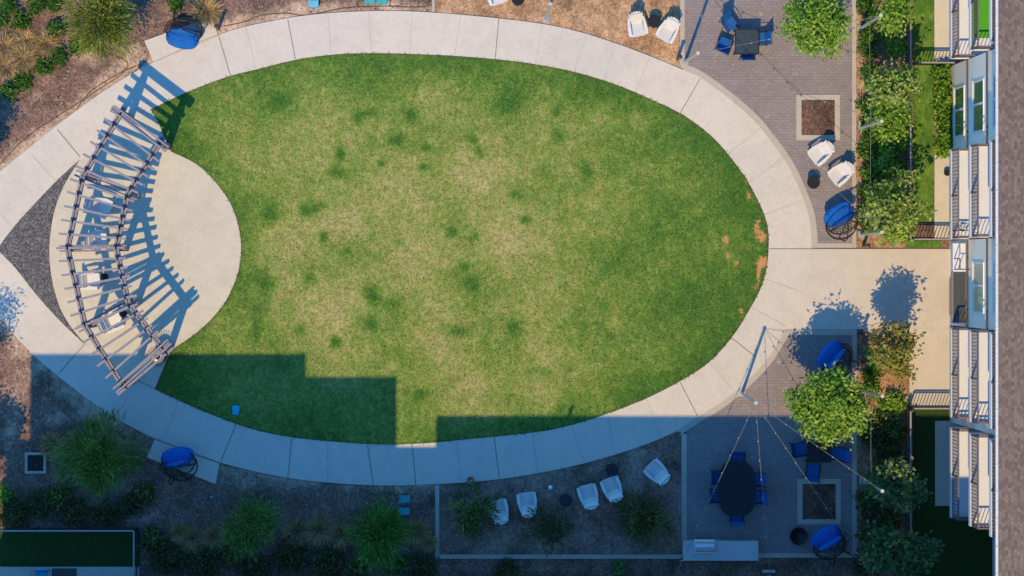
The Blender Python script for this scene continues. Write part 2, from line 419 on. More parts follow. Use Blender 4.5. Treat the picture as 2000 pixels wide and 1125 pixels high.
lawn_poly_raw_top = [(294, 214), (352, 186), (400, 166), (451, 148), (500, 136), (577, 117), (647, 107), (713, 104), (793, 105), (900, 110), (1000, 119), (1053, 127), (1107, 137), (1160, 151), (1213, 169), (1267, 192), (1328, 221), (1373, 252), (1408, 285), (1451, 340), (1482, 395), (1496, 430), (1501, 460), (1500, 500), (1495, 534), (1481, 573), (1455, 619), (1429, 659), (1384, 708), (1327, 745), (1262, 778), (1186, 808), (1120, 829), (1060, 842), (965, 853), (900, 859), (853, 864), (775, 868), (718, 867), (645, 862), (570, 854), (500, 840), (440, 820), (378, 795), (302, 760)]
stage_edge = [(334, 684), (370, 660), (405, 631), (441, 588), (464, 535), (471, 487), (466, 442), (451, 399), (423, 358), (386, 322), (334, 296)]
lawn_poly = smooth(lawn_poly_raw_top, False, 4)+smooth(stage_edge, False, 4)+[(321, 268), (309, 238)]
lp = lawn_poly[::2]
# base earth: fine sheet in view, coarse far out
xs = np.concatenate([np.linspace(-9000, -300, 12), np.arange(-200, 2201, 8), np.linspace(2300, 9000, 12)])
ys = np.concatenate([np.linspace(-9000, -300, 12), np.arange(-200, 1401, 8), np.linspace(1500, 9000, 12)])
X, Y = np.meshgrid(xs, ys)
def ga(x, y, sx, sy=None, a=0.0):
    sy = sy or sx; c_, s_ = math.cos(a), math.sin(a); u = (X-x)*c_+(Y-y)*s_; v = -(X-x)*s_+(Y-y)*c_
    return np.exp(-(u/sx)**2-(v/sy)**2)
dw = pdist(X, Y, walk_o[::2])
sand = 0.12+0.55*np.exp(-(dw/26)**2)*(Y < 700)+0.45*np.exp(-(dw/20)**2)*(Y >= 700)
for (x, y, sx, sy, a, w) in [(175, 110, 40, 22, 0, .6), (225, 140, 45, 18, -.5, .55), (60, 190, 40, 20, -.6, .35), (55, 95, 60, 35, 0, .22), (260, 90, 30, 20, 0, .4), (350, 5, 60, 20, 0, .3), (470, 45, 60, 14, -.3, .4),
        (20, 850, 22, 90, 0.2, .35), (20, 740, 60, 70, 0, .25), (165, 790, 70, 22, .6, .45), (120, 820, 60, 18, 0, .4), (50, 300, 60, 12, -.65, .4), (460, 945, 60, 14, .1, .35), (150, 985, 20, 30, 0, .3), (260, 1015, 50, 12, 0, .3), (640, 12, 200, 8, 0, .2), (1100, 1115, 200, 14, 0, .3), (300, 1010, 40, 30, 0, .2)]:
    sand += w*ga(x, y, sx, sy, a)
g = gridmesh('ground', xs, ys, 0.0, 'mulch', {'sand': sand}); g['kind'] = 'structure'
# lawn
xs = np.arange(284, 1516, 4.0); ys = np.arange(94, 880, 4.0); X, Y = np.meshgrid(xs, ys)
ins = inside(X, Y, lp); d = pdist(X, Y, lp); keep = ins | (d < 9)
ds = np.where(ins, d, 0)
lush = 0.57+0.20*np.exp(-(ds/60)**1.6)+0.24*np.clip((X-1060)/330, 0, 1)+0.12*np.exp(-((Y-105)/70)**2)+0.12*np.clip((430-X)/90, 0, 1)
for (x, y, s_, w) in [(600, 330, 60, .25), (545, 490, 50, .25), (640, 450, 60, .28), (650, 620, 60, .30), (560, 560, 40, .2), (700, 430, 50, .15), (820, 480, 70, .25), (940, 360, 75, .25), (1010, 470, 75, .24), (780, 330, 55, .28), (820, 410, 40, .2), (870, 600, 50, .2), (1060, 240, 45, .12), (950, 260, 40, .15), (840, 175, 35, .12), (1180, 222, 26, .3), (1245, 235, 22, .3), (1110, 480, 50, .12), (1050, 700, 50, .22), (1200, 630, 22, .35), (1060, 770, 45, .25), (930, 740, 60, .2), (840, 700, 60, .15), (620, 210, 40, .16), (590, 660, 40, .15), (1150, 350, 50, .12), (1010, 330, 30, .15), (1110, 540, 40, .14), (1180, 780, 40, .15), (900, 820, 50, .12), (1250, 320, 40, .18), (560, 250, 30, .15), (700, 560, 45, .18)]:
    lush -= w*.85*ga(x, y, s_*.9)
for (x, y, sx, sy, a, w) in [(800, 222, 20, 13, .6, .45), (775, 275, 17, 13, 0, .5), (832, 287, 9, 9, 0, .5), (924, 272, 10, 14, -.5, .5), (936, 296, 9, 12, -.5, .5), (665, 300, 10, 14, 0, .5), (660, 338, 15, 12, 0, .5), (600, 412, 18, 12, 0, .5), (625, 404, 16, 12, 0, .4), (631, 462, 12, 13, 0, .55), (605, 540, 14, 15, 0, .4), (725, 573, 16, 18, 0, .6), (724, 632, 13, 13, 0, .7), (655, 668, 12, 13, 0, .6), (587, 645, 13, 13, 0, .45), (893, 646, 26, 15, .3, .45), (883, 452, 13, 11, 0, .5), (926, 463, 12, 12, .6, .45), (909, 520, 12, 10, 0, .45), (920, 556, 16, 22, -.6, .4), (990, 200, 22, 26, 0, .35), (1090, 265, 18, 16, 0, .45), (1087, 217, 10, 10, 0, .4), (1025, 430, 14, 11, 0, .55), (1006, 382, 16, 10, 0, .35), (1145, 338, 14, 24, -.2, .35), (525, 415, 20, 30, 0, .35), (520, 558, 16, 18, 0, .4), (1000, 640, 18, 22, 0, .4), (720, 220, 20, 12, 0, .35), (700, 232, 12, 12, 0, .4), (545, 200, 30, 22, 0, .3), (800, 700, 40, 16, .3, .2), (760, 590, 30, 14, 0, .2), (826, 327, 10, 8, 0, .45), (746, 320, 8, 8, 0, .4), (1110, 760, 30, 30, 0, .15), (1010, 180, 40, 30, 0, .2), (680, 490, 14, 12, 0, .3), (950, 660, 10, 30, .2, .2), (820, 770, 12, 12, 0, .4), (1060, 730, 30, 20, 0, .2), (500, 640, 18, 40, 0, .3), (1215, 520, 60, 40, 0, .2), (1300, 600, 60, 60, 0, .12)]:
    lush += w*1.15*ga(x, y, sx*.85, sy*.85, a)
lush += 0.10*np.sin(X*0.021+Y*0.013)*np.sin(Y*0.027-X*0.008)
bare = np.zeros(X.shape)
for (x, y, sx, sy, a, w) in [(1487, 462, 10, 12, 0, .95), (1478, 440, 5, 16, .4, .8), (1490, 512, 9, 10, 0, 1.2), (1481, 535, 5, 16, 0, .9), (1462, 382, 4, 14, 0, .8), (1455, 350, 4, 10, 0, .5), (1417, 468, 7, 9, 0, .95), (1421, 500, 5, 8, 0, .85), (1437, 514, 6, 6, 0, .8), (1447, 607, 7, 5, 0, .8), (1474, 562, 9, 5, -.4, .65), (1461, 486, 9, 4, 0, .55), (1395, 320, 20, 6, .8, .3)]:
    bare += w*1.05*ga(x, y, sx*1.15, sy*1.25, a)
rim = np.clip(1.3-ds/2.6, 0, 1)*0.85
lawn = gridmesh('lawn', xs, ys, 0.030, 'lawn', {'lush': np.clip(lush, 0.05, 1.0), 'bare': bare, 'rim': rim}, keep); lawn['kind'] = 'structure'
# oval concrete walk with the lawn as its hole
walk = sheet('oval_path', walk_o, 0.05, 'concrete', hole=lawn_poly, thick=0.12)
walk.data.materials.append(M['joint']); walk.data.materials.append(M['joint_faint'])
stage_out = smooth([(334, 684), (370, 660), (405, 631), (441, 588), (464, 535), (471, 487), (466, 442), (451, 399), (423, 358), (386, 322), (334, 296), (321, 268), (309, 238), (294, 216)], False, 4)
stage_out = [(x-1.2, y) for x, y in stage_out]+[(240, 262), (200, 290), (158, 312)]+smooth([(157, 312), (128, 360), (108, 415), (99, 480), (103, 540), (118, 595), (140, 635), (168, 672)], False, 4)+[(230, 718), (300, 757)]
sheet('stage_slab', stage_out, 0.054, 'concrete_stage')
gw = smooth([(-6, 487), (30, 440), (70, 396), (112, 352), (157, 311)], False, 4)+smooth([(155, 314), (126, 362), (106, 415), (97, 480), (101, 540), (116, 597), (138, 637), (166, 671)], False, 4)+smooth([(164, 671), (115, 624), (70, 574), (30, 523), (-6, 487)], False, 4)[:-1]
sheet('gravel_bed', gw, 0.058, 'gravel')
def strips(segs, w, z, mat, name):
    mb = MB()
    for (x0, y0, x1, y1) in segs:
        a = P(x0, y0, z); b = P(x1, y1, z); d_ = (b-a).normalized(); n_ = Vector((-d_.y, d_.x, 0))*w/2
        mb.add([a+n_, a-n_, b-n_, b+n_], [(3, 2, 1, 0)] if False else [(0, 1, 2, 3)])
    o = mb.build(name, mat); o['kind'] = 'structure'; return o
strips([(427, 69, 450, 147), (562, 37, 577, 116), (974, 37, 967, 115), (1367, 154, 1329, 220), (1502, 486, 1584, 486), (1430, 661, 1475, 697), (1328, 746, 1362, 813), (965, 854, 975, 933), (718, 868, 729, 946), (805, 868, 812, 946), (570, 856, 562, 935), (461, 829, 431, 902), (112, 253, 157, 307), (167, 671, 116, 728), (302, 856, 430, 904), (265, 741, 302, 759)], 0.024, 0.0625, 'joint', 'path_joints')
def nearest(poly, p): return min(poly, key=lambda q: (q[0]-p[0])**2+(q[1]-p[1])**2)
faint = []
for (x, y) in [(500, 136), (647, 107), (725, 104), (800, 105), (888, 109), (1045, 126), (1120, 140), (1180, 158), (1240, 181), (1420, 302), (1460, 358), (1492, 420), (1495, 545), (1466, 600), (1385, 707), (1262, 778), (1186, 808), (1115, 830), (1040, 845), (890, 860), (640, 862), (350, 782)]:
    q = nearest(walk_o, (x, y)); faint.append((x+(q[0]-x)*.02, y+(q[1]-y)*.02, x+(q[0]-x)*.98, y+(q[1]-y)*.98))
faint += [(428, 70, 300, 122), (60, 300, 110, 355), (20, 440, -30, 380), (60, 560, -10, 620)]
strips(faint, 0.022, 0.0585, 'joint_faint', 'path_score_lines')
sheet('north_pad', [(282, 80), (412, 33), (426, 67), (360, 93.5), (300, 121)], 0.048, 'concrete', thick=.1)
sheet('south_pad', [(303, 857.5), (360, 881.5), (429, 905), (421, 945), (287, 893)], 0.048, 'concrete', thick=.1)
# borders, pavers
oE = smooth(walk_outer_E, False, 4)
def offset(poly, d_):
    out = []
    for i, (x, y) in enumerate(poly):
        a = poly[max(i-1, 0)]; b = poly[min(i+1, len(poly)-1)]; dx, dy = b[0]-a[0], b[1]-a[1]; L = math.hypot(dx, dy)
        out.append((x+dy/L*d_, y-dx/L*d_))
    return out
bN = [p for p in oE if p[1] < 480]; bS = [p for p in oE if p[1] > 640]
sheet('curved_border', [(1328, 126)]+bN+[(1584.6, 484), (1596, 484)]+offset(bN, 12)[::-1][:-1]+[(1337, 124)], 0.046, 'concrete_border', thick=.1)
sheet('curved_border', bS+[(1331, 845)]+offset(bS, 11)[::-1], 0.046, 'concrete_border', thick=.1)
iN = offset(bN, 10)
sheet('paver_patio', [(1337, -300)]+[(1337, 126)]+iN+[(1592, 476), (1664, 476), (1664, -300)], 0.034, 'pavers')
iS = offset(bS, 9)
sheet('paver_patio', [(1533, 655), (1664, 655), (1664, 1080), (1341, 1080), (1341, 842)]+[p for p in iS[::-1] if p[1] > 660], 0.034, 'pavers')
sheet('garden_border', rect(1328, -300, 1337, 126), 0.044, 'concrete_border', thick=.1)
sheet('garden_border', rect(1664, -300, 1672, 484), 0.044, 'concrete_border', thick=.1)
sheet('garden_border', rect(1594, 475, 1663.6, 484), 0.044, 'concrete_border', thick=.1)
sheet('garden_border', rect(1664, 655, 1673, 1089), 0.044, 'concrete_border', thick=.1)
sheet('garden_border', [(1531, 643.4), (1673, 643.4), (1673, 654.6), (1523, 654.6)], 0.048, 'concrete_border', thick=.1)
sheet('garden_border', rect(1331, 847, 1341, 1080), 0.044, 'concrete_border', thick=.1)
sheet('garden_border', rect(1341.4, 1080, 1663.6, 1089), 0.044, 'concrete_border', thick=.1)
sheet('garden_border', [(850, 947), (858, 946.5), (858, 1083), (1331, 1083), (1331, 1091), (850, 1091)], 0.046, 'concrete_border', thick=.12)
sheet('garden_border', rect(844, -100, 849, 23), 0.046, 'concrete_border', thick=.1)
# plaza to the building
plaza = [(1586, 486), (1862, 486), (1862, 795), (1776, 795), (1776, 660), (1686, 652), (1686, 643), (1531, 643), (1546, 620), (1567, 573), (1581, 523)]
sheet('plaza', plaza, 0.042, 'concrete_plaza', thick=.1)
strips([(1770, 487, 1770, 652), (1690, 641, 1860, 641), (1586, 486.5, 1862, 486.5)], 0.02, 0.0465, 'joint_faint', 'plaza_joints')
# seating areas
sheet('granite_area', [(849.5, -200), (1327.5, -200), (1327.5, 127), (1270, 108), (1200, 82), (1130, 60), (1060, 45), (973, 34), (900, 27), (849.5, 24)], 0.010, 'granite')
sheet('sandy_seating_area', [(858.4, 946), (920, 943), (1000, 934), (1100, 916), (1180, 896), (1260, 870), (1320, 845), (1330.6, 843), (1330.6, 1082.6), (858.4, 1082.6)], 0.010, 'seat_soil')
sheet('planting_bed', rect(1672.4, -300, 1767, 484), 0.012, 'bed_soil')
sheet('planting_bed', [(1673.4, 653), (1775.6, 661), (1775.6, 800), (1767, 1400), (1673.4, 1400)], 0.012, 'bed_soil')
sheet('planting_bed', rect(1825, 130, 1854, 300), 0.014, 'bed_soil')
sheet('planting_bed', rect(1767, -300, 1783, 484), 0.008, 'seat_soil')
sheet('turf_strip', rect(1783, -300, 1824, 98), 0.020, 'turf'); sheet('turf_strip', rect(1783, 98.5, 1824.6, 434), 0.021, 'turf'); sheet('turf_strip', rect(1768, 470, 1838, 484), 0.022, 'turf')
sheet('turf_strip', rect(1783, 800, 1940, 1400), 0.020, 'painted_shade_turf')
sheet('turf_strip', rect(-200, 1036, 273, 1106), 0.020, 'painted_shade_turf')
sheet('ground_patio', rect(1824.6, -300, 1853.5, 127), 0.04, 'concrete', thick=.1)
sheet('ground_patio', rect(1824.8, 302, 1853.5, 467), 0.04, 'concrete', thick=.1)
sheet('ground_patio', rect(1826, 822, 1900, 988), 0.04, 'concrete', thick=.1)
sheet('ground_patio', rect(-200, 1107, 272, 1134), 0.04, 'concrete', thick=.1)
# ================================================================ TREE PITS
for (x0, y0, x1, y1, lab) in [(1555, 185, 1640, 274, 'square tree pit with a pale concrete frame and bare brown mulch, north patio'),
        (1557, 935, 1642, 1024, 'square tree pit with a concrete frame in the shaded south patio'),
        (1553, 5, 1638, 92, 'square tree pit under the bright green tree of the north patio'),
        ]:
    c = P((x0+x1)/2, (y0+y1)/2); th = thing('tree_pit', lab, 'tree pit', c, group='square tree pits in the pavers')
    mb = MB(); w = 10/PX; X0, Y0 = (x0-x1)/2/PX, (y0-y1)/2/PX
    for (a, b, cc, dd) in [(X0, Y0, -X0, Y0+w), (X0, -Y0-w, -X0, -Y0), (X0, Y0+w, X0+w, -Y0-w), (-X0-w, Y0+w, -X0, -Y0-w)]: mb.bb((a, b, -0.05), (cc, dd, 0.06))
    mb.build('concrete_frame', 'concrete_border', th)
    mb = MB(); mb.bb((X0+w, Y0+w, -0.05), (-X0-w, -Y0-w, 0.040)); mb.build('mulch_fill', 'pit_soil', th)
# ================================================================ PERGOLA
pg = thing('pergola', 'curved grey timber pergola with open rafters over the concrete stage', 'pergola', P(200, 490, .05))
HB = 2.72
outer = [(236, 222), (162, 343), (132, 485), (166, 636), (239, 751)]
inner = [(312, 280), (250, 378), (227, 484), (251, 592), (318, 680)]
ou = [Q(x, y, HB) for x, y in outer]; inn = [Q(x, y, HB) for x, y in inner]
for line in (ou, inn):
    for i in range(4):
        a, b = line[i], line[i+1]; d_ = (b-a).normalized(); nrm = Vector((-d_.y, d_.x, 0))
        mb = MB()
        e0 = -0.25 if i == 0 else 0.004; e1 = 0.22 if i == 3 else 0.0
        for s_ in (-1, 1): mb.beam(a+nrm*s_*0.05+d_*e0, b+nrm*s_*0.05+d_*e1, 0.072, 0.24)
        mb.build('beam', 'beam_wood', pg, world=True)
for i in range(5):
    a, b = ou[i], inn[i]; d_ = (b-a).normalized(); nrm = Vector((-d_.y, d_.x, 0)); mb = MB()
    lo = Vector((0, 0, 0.245)) if i in (0, 4) else Vector((0, 0, -0.235))
    for s_ in (-1, 1): mb.beam(a-d_*0.3+nrm*s_*0.085+lo, b+d_*0.35+nrm*s_*0.085+lo, 0.06, 0.22)
    mb.build('cross_beam', 'beam_wood', pg, world=True)
    for p in (a, b):
        mb = MB(); mb.bb((p.x-.10, p.y-.10, 0.05), (p.x+.10, p.y+.10, HB-.12)); mb.build('post', 'beam_wood', pg, world=True)
raf = [((221, 245), (297, 305)), ((208, 267), (287, 322)), ((195.5, 288), (276, 337)), ((182, 311), (265, 354)), ((168, 333), (254, 370)),
       ((158, 357), (246, 388)), ((153, 381), (243, 407.5)), ((147.5, 407), (238, 427)), ((142, 432.5), (234, 445.5)), ((137.5, 458), (230, 465)), ((132, 484.5), (227, 484)),
       ((137, 509), (229.5, 505)), ((142, 535), (233, 524)), ((148, 560), (237, 542)), ((153.5, 585), (239.5, 563)), ((159, 610), (245, 582)), ((166, 634.6), (253, 600)),
       ((182, 658), (264, 615)), ((194.6, 682), (273, 631)), ((208, 702), (284, 645)), ((223, 724), (296, 658)), ((236, 222), (308, 283)), ((238, 745), (318, 680)), ((247, 757), (326, 690))]
for (a, b) in raf:
    A = Q(a[0], a[1], 2.93); B = Q(b[0], b[1], 2.93); d_ = (B-A).normalized(); mb = MB()
    mb.beam(A-d_*0.38, B+d_*0.30, 0.074, 0.17); r_ = mb.build('rafter', 'weathered_wood', pg, world=True)
    for p in (A, B):
        mb = MB(); mb.beam(p-d_*0.03+Vector((0, 0, .035)), p+d_*0.03+Vector((0, 0, .035)), 0.084, 0.11); mb.build('bracket', 'dark_bracket', r_, world=True)
# ================================================================ ADIRONDACK CHAIRS
def mk_adirondack():
    t = thing('garden_chair', '', 'chair', (0, 0, 0), group='white slatted garden chairs')
    mb = MB()
    for i in range(6):                      # seat slats front (y=-.42) to back
        u = i/5; y = -0.40+u*0.50; z = 0.37-u*0.13
        mb.box((0, y, z), (0.54, 0.100, 0.022), Matrix.Rotation(R(-14), 3, 'X'))
    mb.build('seat', 'white_plastic', t)
    mb = MB()
    for i in range(6):                      # fan of back slats
        k = (i-2.5); ang = k*0.035; L = 0.80-0.022*k*k
        base = Vector((k*0.082, 0.09, 0.24)); top = Vector((k*0.082+math.sin(ang)*L*1.0, 0.09+0.44*L/0.8, 0.24+L*0.86))
        mb.beam(base, top, 0.082+.004*(5-abs(k)), 0.02)
        mb.box(top, (0.05, 0.03, 0.03))
    mb.box((0, 0.26, 0.52), (0.56, 0.03, 0.07)); mb.box((0, 0.42, 0.83), (0.50, 0.03, 0.06))
    mb.build('backrest', 'white_plastic', t)
    for s_ in (-1, 1):
        mb = MB()
        vs = [(s_*0.27, 0.33, .56), (s_*0.34, 0.33, .56), (s_*0.42, -0.10, .57), (s_*0.41, -0.42, .57), (s_*0.28, -0.44, .57), (s_*0.28, -0.1, .57)]
        n = len(vs); V2 = vs+[(x, y, z-.025) for x, y, z in vs]
        mb.add(V2, [tuple(range(n)) if s_ < 0 else tuple(range(n-1, -1, -1)), tuple(range(n, 2*n)) if s_ > 0 else tuple(range(2*n-1, n-1, -1))]+[(i, (i+1) % n, (i+1) % n+n, i+n) for i in range(n)])
        mb.build('armrest', 'white_plastic', t)
        mb = MB(); mb.bb((s_*0.30-.015, -0.40, 0), (s_*0.30+.015, -0.30, 0.545)); mb.build('leg', 'white_plastic', t)
        mb = MB(); mb.beam((s_*0.285, -0.38, .33), (s_*0.285, 0.46, 0.03), 0.025, 0.10); mb.beam((s_*0.30, .30, .54), (s_*0.30, .24, 0.1), 0.025, 0.07); mb.build('leg', 'white_plastic', t)
    return t
adir = Maker(mk_adirondack)
def face(dx, dy): return math.atan2(-dy, dx)-math.pi/2     # back of the chair points to plan direction (dx,dy)
for (x, y, dx, dy, lab) in [
    (1242, 52, -7, -39, 'white slatted garden chair left of the round black table on orange granite'),
    (1303, 62, 20, -35, 'white slatted garden chair beside the patio border, right of the black table on granite'),
    (968, -10, -12, -38, 'white slatted garden chair cut off by the top edge of the photo'),
    (1599, 300, 30, -24, 'white slatted garden chair touching the corner of the mulch tree pit'),
    (1638, 340, 30, -24, 'white slatted garden chair against the right border of the north patio'),
    (974, 995, 9, 38, 'white garden chair half under a dark shrub, leftmost in the shaded seating area'),
    (1029, 981, 6, 40, 'white garden chair second from the left in the shaded seating area'),
    (1148, 966, 11, 38, 'white garden chair right of the dark round table, middle of the shaded row'),
    (1194, 952, 14, 36, 'white garden chair just below the black round table near the walk, shaded'),
    (1281, 920, 30, 30, 'white garden chair turned diagonally, rightmost in the shaded seating area'),
    (199, 404, -36, -16, 'white garden chair under the pergola, uppermost of the four'),
    (190, 470, -40, 2, 'white garden chair under the pergola beside the middle cross beam'),
    (177, 548, -40, 4, 'white sunlit garden chair under the pergola, below the middle cross beam'),
    (221, 630, -36, 17, 'white garden chair under the pergola nearest the litter bin')]:
    z = 0.055 if x < 300 else (0.035 if x > 1500 else 0.011)
    o_ = adir(P(x, y, z), face(dx, dy), lab); o_.scale = (.82, .84, .88)
def mk_side():
    t = thing('side_table', '', 'table', (0, 0, 0), group='small round black side tables')
    mb = MB(); mb.lathe([(0.0, .43), (0.215, .43), (0.225, .445), (0.215, .46), (0.0, .46)], n=24, close=False); mb.build('tabletop', 'black_metal', t)
    for k in range(3):
        a = k*2*math.pi/3; mb = MB(); mb.tube([(math.cos(a)*.10, math.sin(a)*.10, .43), (math.cos(a)*.2, math.sin(a)*.2, 0)], .012); mb.build('leg', 'black_metal', t)
    mb = MB(); mb.tube([(math.cos(a)*.15, math.sin(a)*.15, .2) for a in np.linspace(0, 2*math.pi, 13)[:-1]], .008, 4, closed=True); mb.build('ring', 'black_metal', t)
    return t
sidet = Maker(mk_side)
for (x, y, z, lab) in [(1276, 44, .01, 'round black side table between two white chairs on orange granite'), (1011, 1, .01, 'round dark side table at the top edge beside a white chair'),
    (1585, 357, .035, 'round black side table alone on the north patio pavers'), (1194, 916, .01, 'round black side table close to the walk in the shaded seating area'),
    (1104, 975, .01, 'round black side table between two white chairs in shade'), (207, 541, .055, 'small black table at the front of the sunlit chair under the pergola'), (243, 612, .055, 'small black table under the pergola nearest the inner beam')]:
    o_ = sidet(P(x, y, z), 0.3, lab)
    if x < 300: o_.scale = (.62, .62, .8)
# ================================================================ HANGING EGG CHAIRS
def mk_egg():
    t = thing('hanging_chair', '', 'hanging chair', (0, 0, 0), group='blue cushioned hanging basket chairs')
    mb = MB(); mb.tube([(math.cos(a)*.56, .24+math.sin(a)*.50, .03) for a in np.linspace(0, 2*math.pi, 25)[:-1]], .022, 6, closed=True)
    mb.tube([(-.5, .25, .03), (.5, .25, .03)], .018); mb.build('base_ring', 'black_metal', t)
    for s_ in (-1, 1):
        mb = MB(); pts = smooth([(0, 0), (1, 1)], False, 1)
        path = [(s_*.30, .58, .03), (s_*.34, .68, .6), (s_*.36, .72, 1.2), (s_*.34, .66, 1.7), (s_*.26, .48, 2.0), (s_*.15, .28, 2.10), (s_*.05, .14, 2.02), (s_*.02, .10, 1.88)]
        mb.tube(path, .022, 6); mb.build('stand_arm', 'black_metal', t)
    mb = MB()
    def shell(u, v):     # u around, v 0 bottom..1 top
        ph = -math.pi/2+v*math.pi
        lean = 0.18*(v-0.2)
        return Vector((.64*math.cos(u)*math.cos(ph)**.8 if math.cos(ph) > 0 else 0, .46*math.sin(u)*(max(math.cos(ph), 0))**.8+lean*0.3+.06, 1.08+.72*math.sin(ph)))
    for k in range(15):   # meridians on the back and sides
        u = R(-10+k*200/14); mb.tube([shell(u, v) for v in np.linspace(0.02, 0.98, 12)], .006, 4)
    for v in (0.12, .2, .28, .36, .44, .52, .59, .66, .73, .80, .86, .92):
        lo, hi = (-180, 180) if v < 0.36 else (-10, 190)
        mb.tube([shell(R(a), v) for a in np.linspace(lo, hi, 20)], .005, 4)
    for u in (-10, 190): mb.tube([shell(R(u), v) for v in np.linspace(0.33, 0.98, 10)], .02, 6)
    mb.tube([shell(R(a), .36) for a in np.linspace(-180, 180, 24)], .018, 5)
    mb.build('basket', 'wire_black', t)
    mb = MB(); mb.ellipsoid((0, -.17, .68), (.58, .30, .16), None, 26, 12, e=.82, lump=.05)
    for q in range(5): mb.ellipsoid((-.36+q*.18, -.20+.03*(q % 2), .78), (.13, .22, .055), Matrix.Rotation(.12*(q-2), 3, 'Z'), 12, 6, e=.9)
    mb.build('seat_cushion', 'blue_fabric', t, smooth=True)
    mb = MB(); mb.ellipsoid((0, .10, .86), (.46, .09, .20), Matrix.Rotation(R(-14), 3, 'X'), 18, 10, e=.8, lump=.03)
    mb.build('back_cushion', 'blue_fabric', t, smooth=True)
    mb = MB(); mb.tube([(0, .10, 1.78), (0, .10, 1.92)], .012); mb.build('chain', 'galvanised', t)
    return t
egg = Maker(mk_egg)
def fr(dx, dy): return math.atan2(-dy, dx)+math.pi/2       # opening faces plan direction
for (x, y, dx, dy, z, lab) in [(362, 72, -5, 30, .05, 'blue cushioned hanging chair on the sunny concrete pad by the pergola'),
    (352, 897, -6, -30, .05, 'blue cushioned hanging chair on the shaded concrete pad, lower left'),
    (1636, 427, -16, -26, .035, 'blue cushioned hanging chair in the corner of the north patio'),
    (1622, 697, -26, -20, .035, 'blue cushioned hanging chair in tree shadow on the south patio'),
    (1611, 1052, -16, -26, .035, 'blue cushioned hanging chair beside the fire pit in shade')]:
    egg(P(x, y, z), fr(dx, dy), lab)
# ================================================================ DINING SETS
def mk_sling():
    t = thing('patio_chair', '', 'chair', (0, 0, 0), group='blue sling patio chairs around the tables')
    mb = MB(); mb.box((0, 0, .43), (.46, .46, .02), Matrix.Rotation(R(4), 3, 'X')); mb.build('seat', 'blue_sling', t)
    mb = MB(); mb.beam((0, .23, .44), (0, .42, .98), .46, .02); mb.build('backrest', 'blue_sling', t)
    for s_ in (-1, 1):
        mb = MB(); mb.tube([(s_*.26, -.26, 0), (s_*.26, -.24, .62), (s_*.26, .30, .64)], .016, 6); mb.build('armrest', 'dark_table', t)
        mb = MB(); mb.tube([(s_*.25, .24, .42), (s_*.26, .34, 0)], .015, 6); mb.build('leg', 'dark_table', t)
        mb = MB(); mb.tube([(s_*.25, -.24, .42), (s_*.25, .24, .42), (s_*.25, .44, 1.0)], .016, 6); mb.build('side_frame', 'dark_table', t)
    return t
sling = Maker(mk_sling)
for (x, y, dx, dy, lab) in [(1424, 50, -14, -22, 'blue sling chair at the upper left corner of the square table'), (1413, 88, -10, 24, 'blue sling chair turned away, lower left of the square table'),
    (1479, 78, 30, -2, 'blue sling chair on the right side of the square table'), (1457, 101, 0, 30, 'blue sling chair tucked under the bottom of the square table'),
    (1438, 899, 0, -30, 'blue chair at the top end of the shaded oval table'), (1468, 934, 30, 0, 'blue chair at the upper right of the shaded oval table'),
    (1470, 968, 30, 0, 'blue chair at the lower right of the shaded oval table'), (1436, 1000, 0, 30, 'blue chair at the bottom end of the shaded oval table'),
    (1401, 966, -30, 0, 'blue chair at the lower left of the shaded oval table'), (1404, 930, -30, 0, 'blue chair at the upper left of the shaded oval table'),
    (1559, 876, -30, 4, 'blue chair left of the shaded square table beneath the tree'), (1632, 884, 30, 6, 'blue chair near the right border under the tree'), (1584, 916, -4, 30, 'blue chair overlapping the tree pit frame in shade')]:
    o_ = sling(P(x, y, .035), face(dx, dy), lab); o_.scale = (.9, .88, .95)
tb = thing('dining_table', 'square dark glass patio table among four blue chairs', 'table', P(1454, 85, .035))
mb = MB(); mb.bb((-.39, -.41, .70), (.39, .41, .725)); mb.build('tabletop', 'navy_table', tb)
mb = MB(); [mb.bb(a, b) for a, b in [((-.42, -.44, .69), (.42, -.41, .735)), ((-.42, .41, .69), (.42, .44, .735)), ((-.42, -.41, .69), (-.39, .41, .735)), ((.39, -.41, .69), (.42, .41, .735))]]; mb.build('rim', 'black_metal', tb)
for sx in (-1, 1):
    for sy in (-1, 1): mb = MB(); mb.tube([(sx*.38, sy*.40, .70), (sx*.38, sy*.40, 0)], .022); mb.build('leg', 'black_metal', tb)
tb = thing('dining_table', 'long dark oval patio table in deep shade with six blue chairs', 'table', P(1434, 951, .035))
mb = MB(); n = 32; ring = [(0.66*math.copysign(abs(math.cos(a))**.7, math.cos(a)), .96*math.copysign(abs(math.sin(a))**.7, math.sin(a))) for a in [2*math.pi*k/n for k in range(n)]]
mb.add([(x, y, .73) for x, y in ring]+[(x, y, .70) for x, y in ring], [tuple(range(n)), tuple(range(2*n-1, n-1, -1))]+[((i+1) % n, i, i+n, (i+1) % n+n) for i in range(n)]); mb.build('tabletop', 'dark_table', tb)
for sx in (-1, 1):
    for sy in (-1, 1): mb = MB(); mb.tube([(sx*.35, sy*.6, .70), (sx*.42, sy*.66, 0)], .025); mb.build('leg', 'dark_table', tb)
tb = thing('dining_table', 'square dark patio table in shade just below the round tree', 'table', P(1594, 880, .035))
mb = MB(); mb.bb((-.42, -.36, .70), (.42, .36, .73)); mb.build('tabletop', 'dark_table', tb)
for sx in (-1, 1):
    for sy in (-1, 1): mb = MB(); mb.tube([(sx*.38, sy*.32, .70), (sx*.38, sy*.32, 0)], .022); mb.build('leg', 'dark_table', tb)
